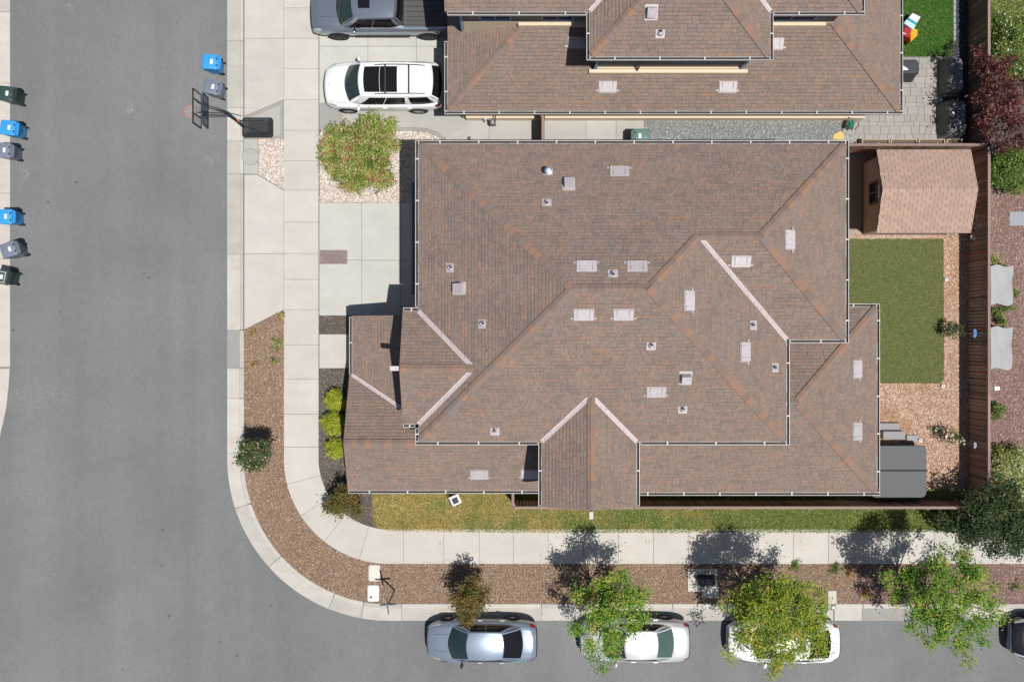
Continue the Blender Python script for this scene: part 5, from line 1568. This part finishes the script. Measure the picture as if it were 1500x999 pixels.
# ground boxes
def ground_box(name, label, px, py, wpx, hpx, m, hole=None, r=.09):
    x0, y1 = W2(px-wpx/2, py-hpx/2); x1, y0 = W2(px+wpx/2, py+hpx/2)
    t = thing(name, label, 'utility box', ((x0+x1)/2,(y0+y1)/2,.1), 'utility lids in the parkway')
    MB().prism(rrect(x0,x1,y0,y1,r,4), .06, .145, .008).build('rim', m, t)
    MB().prism(rrect(x0+.035,x1-.035,y0+.035,y1-.035,r*.7,4), .10, .152, .006).build('lid', m, t)
    if hole: 
        hx_, hy_ = W2(*hole); MB().lathe([(.05,.15),(.05,.157)], 14, Matrix.Translation((hx_,hy_,0))).build('finger_hole', M_DARK, t)
M_LID = conc('concrete_lid', (.60,.57,.52), .02)
ground_box('utility_box', 'pale cream concrete lid in mulch touching the sign shadow', 548.5, 839.3, 17, 24, M_LID)
ground_box('utility_box', 'whiter concrete lid with a dark hole close to the kerb', 547, 869, 17, 24, conc('concrete_lid_white', (.66,.66,.65), .02), (543.5,874.5))
mx0, my1 = W2(353.6+4,205); mx1, my0 = W2(377.5,255.5)
t = thing('meter_cover', 'round manhole lid in a square grey concrete collar by the pebbles', 'manhole', ((mx0+mx1)/2,(my0+my1)/2,.1))
MB().box(mx0,mx1,my0,my1,.0,.124).build('collar', M_DRIVEG, t)
cx, cy = W2(367,231)
Tm = Matrix.Translation((cx,cy,0))
MB().lathe([(.375,.12),(.375,.128),(.35,.129)], 36, Tm).build('ring', M_JOINT, t)
MB().lathe([(.352,.12),(.348,.134)], 36, Tm).build('lid', M_DRIVEG, t)
MB().lathe([(.03,.13),(.028,.137)], 12, Tm).build('lift_hole', M_LID, t)

# transformer pad and cabinet under the tree
t = thing('utility_pad', 'grey concrete pad beneath a street tree with a tilted dark lid', 'utility pad', (*W2(1028,850),.1))
MB().prism(poly([(1007,832.5),(1050,832.5),(1050,866),(1007,866)]), .06, .17, .01).build('pad', M_CONC, t)
xa, ya = W2(1024,858,.3); xb_, yb_ = W2(1048,846,.3)
MB().hexa([(xa,ya,.171),(xb_,ya,.171),(xb_,yb_+.1,.171),(xa-.05,yb_+.1,.171),(xa+.02,ya+.02,.40),(xb_,ya+.02,.40),(xb_-.1,yb_,.56),(xa-.15,yb_,.56)]).build('cabinet', M_DARK, t)
t = thing('utility_pad', 'small pale concrete box at the kerb end of the tree shaded pad', 'utility pad', (*W2(1040,868),.1))
MB().prism(poly([(1028,858.5),(1052,858.5),(1052,876),(1028,876)]), .06, .20, .012).build('box', M_CONC, t)
MB().prism(poly([(1031,861.5),(1049,861.5),(1049,873),(1031,873)]), .15, .21, .006).build('lid', M_LID, t)
# storm drain slab with marker
t = thing('storm_drain', 'concrete drain slab with a white round cap at the kerb', 'storm drain', (*W2(1219,888),.1))
MB().prism(poly([(1212.5,865),(1225,865),(1225,884),(1212.5,884)]), .06, .15, .008).build('slab', M_CONC, t)
qx, qy = W2(1220,889,.15)
MB().lathe([(.075,.14),(.075,.20),(.05,.235),(.01,.245)], 14, Matrix.Translation((qx,qy,0))).build('cap', M_WHITE, t)
MB().prism([W2(a,b,.03) for a, b in ((1220.6,893),(1222,893),(1222,909.5),(1220.6,909.5))], .01, .024).build('slot', M_DARK, t)

# side yard: meter, drain grate
t = thing('gas_meter', 'small grey gas meter on the neighbour wall over the side paving', 'gas meter', (-.9,9.6,.12))
gx_, gy_ = W2(722,181,.6)
MB().box(gx_-.12,gx_+.13,gy_-.12,gy_+.10,.45,.80).build('meter_case', M_COVERG, t, bevel=.04)
MB().lathe([(.06,.8),(.06,.84),(.02,.86)], 12, Matrix.Translation((gx_,gy_,0))).build('dial', M_VENT, t)
MB().tube([(gx_-.08,gy_,.8),(gx_-.08,gy_+.05,.95),(gx_-.32,gy_+.1,.95),(gx_-.36,gy_+.12,.12)], .025, 8).build('pipe', M_GALV, t)
MB().tube([(gx_+.08,gy_,.8),(gx_+.10,gy_+.1,1.0),(gx_+.15,gy_+.3,1.0)], .025, 8).build('pipe', M_DARK, t)
t = thing('drain_grate', 'small square dark drain grate in the side paving', 'drain', (*W2(687,204),.12))
gx_, gy_ = W2(687,203.5)
MB().box(gx_-.075,gx_+.075,gy_-.075,gy_+.075,.10,.1295).build('frame', M_DARK, t)
for i in range(4): MB().box(gx_-.06+.034*i,gx_-.045+.034*i,gy_-.06,gy_+.06,.13,.134).build('bar', M_COVERG, t)
# white framed garden chair on the lawn
t = thing('garden_chair', 'small white framed chair with a dark seat on the lawn', 'chair', (*W2(667,733),.11))
Mc = Matrix.Translation((*W2(667,733,.4),.11)) @ Matrix.Rotation(math.radians(24),4,'Z')
P_WH = mat('white_plastic', (.62,.62,.60), rough=.4)
MB().box(-.13,.13,-.13,.13,.33,.36,Mc).build('seat', M_COVER, t)
for q in ((-.20,-.131,-.2,.2),(.131,.20,-.2,.2),(-.13,.13,-.2,-.131),(-.13,.13,.131,.2)): MB().box(*q,.34,.375,Mc).build('seat_frame', P_WH, t)
for x in (-.18,.18):
    for y in (-.18,.18): MB().box(x-.018,x+.018,y-.018,y+.018,0,.339,Mc).build('leg', P_WH, t)
MB().box(-.2,.2,.22,.25,.30,.62,Mc).build('backrest', P_WH, t)
MB().box(.21,.25,-.16,.24,.5,.53,Mc).build('armrest', P_WH, t)
MB().box(-.25,-.21,-.16,.24,.5,.53,Mc).build('armrest', M_COVER, t)

# ================================================================ PLANTS
LEAF_V = [(-.5,0,0),(0,-.22,.10),(.5,0,-.04),(0,.22,.10)]
LEAF_F = [(0,1,3),(1,2,3)]
L_TREE = rmat('tree_leaf', [(0,(0.065,0.158,0.015)),(.45,(0.137,0.276,0.028)),(.8,(0.229,0.366,0.044)),(.93,(0.360,0.433,0.064)),(1,(0.488,0.334,0.077))], .5, leaf=.22)
L_TREE2 = rmat('tree_leaf_golden', [(0,(0.088,0.162,0.014)),(.4,(0.186,0.277,0.024)),(.75,(0.293,0.366,0.038)),(.93,(0.410,0.425,0.054)),(1,(0.498,0.307,0.054))], .5, leaf=.22)
L_OLIVE = rmat('olive_leaf', [(0,(.06,.07,.015)),(.5,(.14,.135,.03)),(.8,(.21,.17,.04)),(1,(.30,.14,.06))], .55, leaf=.3)
L_DARK = rmat('dark_leaf', [(0,(.016,.035,.010)),(.5,(.035,.065,.018)),(.9,(.065,.10,.03)),(1,(.12,.15,.05))], .5, leaf=.2)
L_DKBUSH = rmat('round_bush_leaf', [(0,(.035,.065,.02)),(.5,(.085,.125,.035)),(.9,(.13,.17,.055)),(.97,(.20,.20,.09)),(1,(.50,.33,.25))], .55, leaf=.25)
L_VARI = rmat('variegated_leaf', [(0,(0.083,0.145,0.023)),(.3,(0.200,0.290,0.046)),(.6,(0.400,0.459,0.116)),(.82,(0.659,0.652,0.277)),(.88,(0.706,0.641,0.347)),(.93,(0.400,0.121,0.069)),(1,(0.517,0.182,0.128))], .5, leaf=.3)
L_LIME = rmat('lime_leaf', [(0,(0.184,0.230,0.014)),(.5,(0.356,0.414,0.029)),(.9,(0.494,0.540,0.057)),(1,(0.632,0.655,0.138))], .55, leaf=.3)
L_RED = rmat('purple_leaf', [(0,(0.041,0.012,0.013)),(.5,(0.100,0.026,0.026)),(.8,(0.175,0.056,0.049)),(1,(0.299,0.112,0.090))], .5, leaf=.3)
L_GRN = rmat('garden_leaf', [(0,(0.044,0.094,0.015)),(.5,(0.106,0.188,0.027)),(.85,(0.200,0.275,0.050)),(1,(0.350,0.388,0.100))], .5, leaf=.3)
L_PALE = rmat('pale_leaf', [(0,(.12,.17,.03)),(.5,(.27,.31,.06)),(.82,(.42,.44,.13)),(1,(.70,.69,.50))], .5, leaf=.3)
L_DRY = rmat('dry_leaf', [(0,(.20,.11,.03)),(.5,(.42,.27,.07)),(.85,(.58,.44,.12)),(1,(.70,.62,.30))], .6, leaf=.3)
FLW = rmat('white_flower', [(0,(.62,.58,.50)),(.6,(.80,.78,.72)),(1,(.78,.60,.52))], .6, leaf=.3)
FLWP = rmat('pink_flower', [(0,(.60,.35,.30)),(.6,(.72,.48,.42)),(1,(.80,.68,.60))], .6, leaf=.3)

def plant(name, label, cat, base, lobes, leaf, size, dens, zlo=.25, trunk=None, flowers=None, group=None, flat=.75, z0=.1, clump=.17, per=22, twig=.012):
    """lobes: (px, py, radius px, height m) of the crown's masses; leaves sit in sprays through their volume"""
    bx, by = base
    root = thing(name, label, cat, (bx,by,z0), group)
    tops, P, N = [], [], []
    for (px, py, rp, z) in lobes:
        c = W(px, py, z); r = rp*(H-z)/F
        tops.append((c, r))
        n = max(3, int(dens*r*r*(1.0+.3*RNG.random())))
        d = RNG.normal(size=(n,3)); d /= np.linalg.norm(d, axis=1)[:,None]
        rad = RNG.random(n)**.42
        q = d*rad[:,None]*r*np.array([1,1,flat])
        cc = np.array(c)[None]+q
        cc[:,2] = np.maximum(cc[:,2], zlo)
        P.append(cc)
    C_ = np.concatenate(P); n = len(C_)
    k = per
    jit = RNG.normal(size=(n,k,3))*clump*np.array([1,1,.6])
    tone = np.clip(.5+.27*RNG.normal(size=(n,1))+.20*RNG.normal(size=(n,k)), 0, .97)
    odd = RNG.random((n,k)) < .035; tone[odd] = .97+.03*RNG.random(odd.sum())
    pts = (C_[:,None,:]+jit).reshape(-1,3); m = len(pts)
    pts[:,2] = np.maximum(pts[:,2], z0+.03)
    s = size*(.6+.8*RNG.random(m))
    fo = bulk('foliage' if cat != 'tree' else 'crown', LEAF_V, LEAF_F, pts, RNG.random(m)*6.283, s, leaf, tilt=(RNG.random(m)-.5)*1.7, roll=(RNG.random(m)-.5)*1.3, rnd=tone.reshape(-1))
    own(fo, root)
    if trunk:
        r0, zt = trunk
        tp = Vector((bx,by,zt))
        lean = sum((c for c, r in tops), Vector())/len(tops)
        tp.x += (lean.x-bx)*.18; tp.y += (lean.y-by)*.18
        tr = MB().tube([(bx,by,z0-.05),((bx+tp.x)/2+.03,(by+tp.y)/2,(z0+zt)/2),tp], [r0*1.2,r0,r0*.8], 9).build('trunk', M_BARK, root)
        lead = MB().tube([tp, tp.lerp(lean,.5)+Vector((.05,.04,.25)), lean+Vector((0,0,.3))], [r0*.75,r0*.5,r0*.15], 7).build('limb', M_BARK); lead.parent = tr
        for c, r in tops:
            mid = tp.lerp(c, .5)+Vector((random.uniform(-.12,.12),random.uniform(-.12,.12),.12))
            o = MB().tube([tp+Vector((0,0,-.1)), mid, c, c+(c-mid).normalized()*r*.5], [r0*.5,r0*.32,r0*.16,r0*.05], 6).build('limb', M_BARK); o.parent = tr
    else:
        mb = MB()
        for c, r in tops:
            for k in range(3): mb.tube([(bx+random.uniform(-.05,.05),by+random.uniform(-.05,.05),z0-.02), Vector((bx,by,z0)).lerp(c,.6)+Vector((random.uniform(-.1,.1),random.uniform(-.1,.1),.02)), c+Vector((random.uniform(-r,r)*.6,random.uniform(-r,r)*.6,.05))], [twig*1.4,twig,twig*.5], 5)
        mb.build('stem', M_BARK, root, kind='stuff')
    if flowers:
        fm, nf, fs = flowers
        idx = RNG.integers(0, n, nf); fp = C_[idx]+RNG.normal(size=(nf,3))*clump*.8; 
        top = np.array([max((c.z+r*flat for c, r in tops))]*nf)
        fp[:,2] = fp[:,2]*.5+top*.5
        FV = [(0,0,.1)]+[(math.cos(a)*(.5 if i % 2 == 0 else .42), math.sin(a)*(.5 if i % 2 == 0 else .42), -.05+.12*(i%2)) for i, a in enumerate([j*math.pi/4 for j in range(8)])]
        FF = [(0,i,i%8+1) for i in range(1,9)]
        fl_ = bulk('flowers', FV, FF, fp, RNG.random(nf)*6.283, fs*(.6+.7*RNG.random(nf)), fm, tilt=(RNG.random(nf)-.5)*.9)
        own(fl_, root)
    return root

def base_of(px, py): return W2(px, py)
plant('street_tree', 'smallest street tree, olive and rust leaved, beside the blue silver sedan', 'tree', base_of(693,860),
      [(690,862,17,2.0),(675,880,16,1.9),(703,880,14,1.9),(688,893,17,1.7),(683,905,10,1.6),(708,868,9,1.9),(690,878,18,2.3)], L_OLIVE, .10, 130, 1.2, (.035,1.2), group='street trees', clump=.10)
plant('street_tree', 'medium street tree with bright green leaves over the silver sedan', 'tree', base_of(878,863),
      [(905,850,16,4.2),(888,868,18,3.6),(925,872,18,4.0),(858,878,16,3.4),(905,892,24,4.6),(880,900,17,4.2),(936,898,15,3.9),(925,920,13,3.8),(868,918,13,3.9),(893,930,16,4.3),(842,920,10,3.2),(858,945,11,3.5),(893,955,12,3.7),(884,978,8,3.4),(872,962,8,3.4),(845,868,9,3.2),(905,938,11,4.0),(940,868,9,3.8),(880,850,8,3.9)], L_TREE, .108, 64, 2.2, (.06,2.0), group='street trees', clump=.145, per=38)
plant('street_tree', 'widest street tree, golden green, covering the white sedan', 'tree', base_of(1101,864),
      [(1108,868,22,4.2),(1140,860,22,4.6),(1172,868,20,4.4),(1085,885,18,3.8),(1125,895,30,5.0),(1165,895,26,4.8),(1200,885,16,4.0),(1190,912,19,4.2),(1098,915,22,4.2),(1138,925,26,4.7),(1172,930,20,4.3),(1080,938,11,3.5),(1110,945,17,4.0),(1145,955,18,4.1),(1138,977,12,3.7),(1180,952,13,3.8),(1204,935,13,3.8),(1070,962,8,3.1),(1066,888,8,3.4),(1135,990,8,3.5),(1205,870,8,3.6),(1207,955,8,3.4)], L_TREE2, .108, 64, 2.2, (.07,2.2), group='street trees', clump=.145, per=38)
plant('street_tree', 'street tree nearest the black car, its crown reaching over bare road', 'tree', base_of(1330,850),
      [(1318,862,13,3.4),(1300,848,11,3.2),(1330,838,13,3.6),(1312,878,9,3.2),(1410,818,17,4.0),(1440,910,14,4.0),(1375,905,18,4.3),(1375,835,18,4.2),(1345,848,17,3.8),(1418,845,20,4.4),(1385,865,25,4.8),(1345,878,17,4.0),(1425,875,20,4.4),(1455,895,14,3.8),(1472,903,8,3.5),(1395,900,23,4.5),(1355,900,17,4.0),(1425,918,17,4.0),(1340,920,10,3.5),(1385,930,16,4.1),(1410,945,14,3.8),(1440,935,10,3.6),(1420,968,9,3.4),(1360,942,9,3.5),(1385,808,8,3.7),(1440,838,8,3.8),(1455,865,8,3.7)], L_TREE, .108, 64, 2.2, (.065,2.1), group='street trees', clump=.145, per=38)
plant('garden_tree', 'dark green tree behind the fence corner hanging over the sidewalk', 'tree', (21.3,-7.9),
      [(1470,722,26,2.0),(1440,745,28,2.2),(1485,755,30,2.3),(1412,760,20,1.5),(1445,778,24,2.1),(1480,790,24,2.0),(1420,790,16,1.8),(1455,805,14,1.7),(1395,772,12,1.3),(1505,780,25,2.2),(1380,762,9,1.5),(1495,808,12,1.7),(1408,748,9,1.4)], L_DARK, .12, 95, .9, (.09,1.6), clump=.14)
plant('purple_tree', 'burgundy leaved small tree behind the fence over the planters', 'tree', (21.6,10.4),
      [(1435,80,10,2.6),(1448,92,12,2.8),(1462,110,17,3.0),(1440,102,10,2.6),(1475,135,20,3.2),(1450,135,14,2.9),(1490,150,16,3.2),(1465,160,20,3.1),(1442,180,12,2.7),(1485,180,18,3.2),(1455,195,10,2.6),(1498,205,14,3.0),(1475,210,12,2.7),(1500,120,12,3.2),(1430,150,8,2.5),(1478,90,9,2.9)], L_RED, .125, 72, 1.2, (.06,1.0), clump=.14)
plant('big_bush', 'big variegated bush with red tips on the pebbles by the driveway', 'bush', base_of(540,236),
      [(492,196,14,.9),(575,212,12,1.0),(484,244,12,.8),(520,270,14,.8),(505,205,26,1.1),(540,190,24,1.2),(565,195,17,1.1),(485,225,17,.9),(525,225,34,1.5),(560,222,16,1.1),(495,250,19,.9),(530,255,24,1.1),(556,250,17,.9),(568,265,9,.6),(510,270,12,.7),(555,272,9,.6),(478,205,11,.9),(575,182,8,.9),(548,174,10,1.0)], L_VARI, .085, 150, .2, None, (FLWP, 14, .05), clump=.10, per=26)
plant('round_bush', 'round dark green bush with pink flecks on the kerb mulch', 'bush', base_of(391,659),
      [(368,658,16,1.9),(382,666,15,1.9),(360,672,14,1.8),(373,682,14,1.7),(384,655,10,1.8),(370,668,18,2.1)], L_DKBUSH, .09, 190, .9, (.035,1.1), (FLWP, 26, .07), clump=.085, per=24)
for i, (px, py, rp, lab) in enumerate(((489,586,14,'round lime bush closest to the front walk in a row'),(487,622,17,'round lime bush in the middle of its row, the biggest'),(491,658,14,'round lime bush nearest the dark leafy shrub'))):
    plant('lime_bush', lab, 'bush', base_of(px+3,py), [(px,py,rp,.55),(px+7-2*i,py+5-3*i,rp*(.9-.1*i),.6),(px+3+2*i,py-6+4*i,rp*(.65+.12*i),.6),(px-4,py+8-9*i,rp*.5,.4)], L_LIME, .06, 420, .15, None, None, 'round lime bushes along the porch', clump=.055, per=24)
plant('leafy_shrub', 'dark shrub with bronze tips at the porch corner by the sidewalk', 'shrub', base_of(506,725),
      [(500,735,17,1.4),(490,742,13,1.2),(515,735,15,1.4),(505,722,14,1.5),(480,745,8,1.0),(520,745,11,1.1),(495,752,6,.9)], L_OLIVE, .10, 130, .3, None, clump=.10)
# low plants in the parkway
for px, py, rp, leaf, lab, fl in ((404,505,11,L_PALE,'yellow variegated low plant at the sidewalk edge in mulch',None),(399,530,6,L_PALE,'small yellow plant just below the variegated one in mulch',None),(409,466,7,L_DRY,'dry orange plant at the narrow tip of the mulch',None),(368,488,6,L_DRY,'dry rust plant at the apron end beside the kerb',None),(370,535,6,L_DRY,'dry golden plant beside the kerb below the apron',None),
                                 (1268,872,10,L_DRY,'golden yellow low plant shaded by the last street tree',None),(1245,838,9,L_DRY,'wispy orange plant between two street trees',None),(1165,828,10,L_GRN,'green seedling beside the sidewalk near the widest tree',None),(1222,832,9,L_GRN,'green sprout with orange tips at the sidewalk edge',None),(1488,858,8,L_GRN,'dark tuft in reddish mulch near the black car',None)):
    plant('low_plant', lab, 'plant', base_of(px,py), [(px,py,rp,.22),(px+3,py-2,rp*.6,.28)], leaf, .07, 110, .14, None, None, clump=.06, per=14)
# back yard roses and shrubs
plant('rose_bush', 'rose bush with pale blooms between the shed and the fence', 'bush', base_of(1424,338), [(1432,322,9,.8),(1428,335,9,.7),(1420,345,8,.5)], L_GRN, .08, 60, .2, None, (FLW, 16, .17), clump=.09)
plant('yard_shrub', 'green shrub in the chip strip beside the turf edge', 'shrub', base_of(1394,486), [(1396,486,11,.7),(1402,482,9,.7),(1392,478,7,.6)], L_DKBUSH, .09, 80, .2, None, None, clump=.08)
plant('rose_bush', 'rose bush with pink blooms on chips near the hot tub', 'bush', base_of(1386,642), [(1390,640,11,.7),(1400,645,10,.7),(1380,637,9,.6),(1372,632,5,.4)], L_DKBUSH, .085, 70, .2, None, (FLWP, 22, .10), clump=.09)
# the garden beyond the fence
plant('flowering_shrub', 'tall green shrub with small pale flowers behind the bright turf fence', 'shrub', base_of(1470,60),
      [(1465,40,17,1.2),(1485,60,22,1.5),(1462,75,15,1.3),(1495,35,15,1.2),(1490,95,18,1.4),(1458,25,8,.9)], L_GRN, .10, 150, .3, None, (FLW, 60, .06), clump=.13)
plant('garden_shrub', 'dark green shrub below the purple tree beside reddish mulch', 'shrub', base_of(1470,250), [(1475,245,22,1.2),(1495,235,22,1.3),(1462,262,14,.9),(1490,268,16,1.0),(1460,240,12,1.0)], L_GRN, .10, 150, .3, None, None, clump=.12)
plant('garden_shrub', 'pale yellow green shrub near the dark corner tree', 'shrub', base_of(1478,680), [(1475,672,18,.8),(1492,668,16,.8),(1468,690,14,.7),(1488,695,17,.8),(1500,715,16,.8),(1460,660,7,.5)], L_PALE, .085, 170, .2, None, (FLW, 50, .05), clump=.10)
plant('garden_shrub', 'green clump against the fence level with the turf end', 'shrub', base_of(1462,600), [(1462,597,10,.5),(1458,608,8,.5),(1466,604,7,.4)], L_GRN, .10, 80, .15, None, None, clump=.08)
plant('garden_shrub', 'yellow green plant just above the first fabric cover', 'shrub', base_of(1460,383), [(1460,382,8,.4),(1468,388,6,.3)], L_PALE, .09, 80, .14, None, None, clump=.07)
plant('garden_shrub', 'leafy green plant between the two fabric covers', 'shrub', base_of(1464,462), [(1458,458,8,.5),(1468,468,8,.5),(1478,450,7,.4),(1488,430,5,.3)], L_GRN, .12, 70, .14, None, None, clump=.08)
plant('dark_hedge', 'shaded dark bush on pebbles beside the bright turf corner', 'bush', base_of(1395,75), [(1392,72,6,.4),(1398,64,6,.4),(1388,82,5,.35)], L_DARK, .08, 80, .14, None, None, clump=.07)

# a few fallen leaves under the street trees
lp = np.concatenate([rand_in(poly([(640,780),(1500,780),(1500,905),(640,905)]), 1.1), rand_in(poly([(600,900),(1500,900),(1500,935),(600,935)]), .9)])
nz = np.where(lp[:,1] > W2(0,884)[1], .135, .03)
nl2 = len(lp)
tag(bulk('fallen_leaves', LEAF_V, LEAF_F, np.c_[lp, nz], RNG.random(nl2)*6.283, .08*(.6+.8*RNG.random(nl2)), L_DRY, tilt=(RNG.random(nl2)-.5)*.5), 'dry fallen leaves scattered under the street trees', 'leaves', kind='stuff')
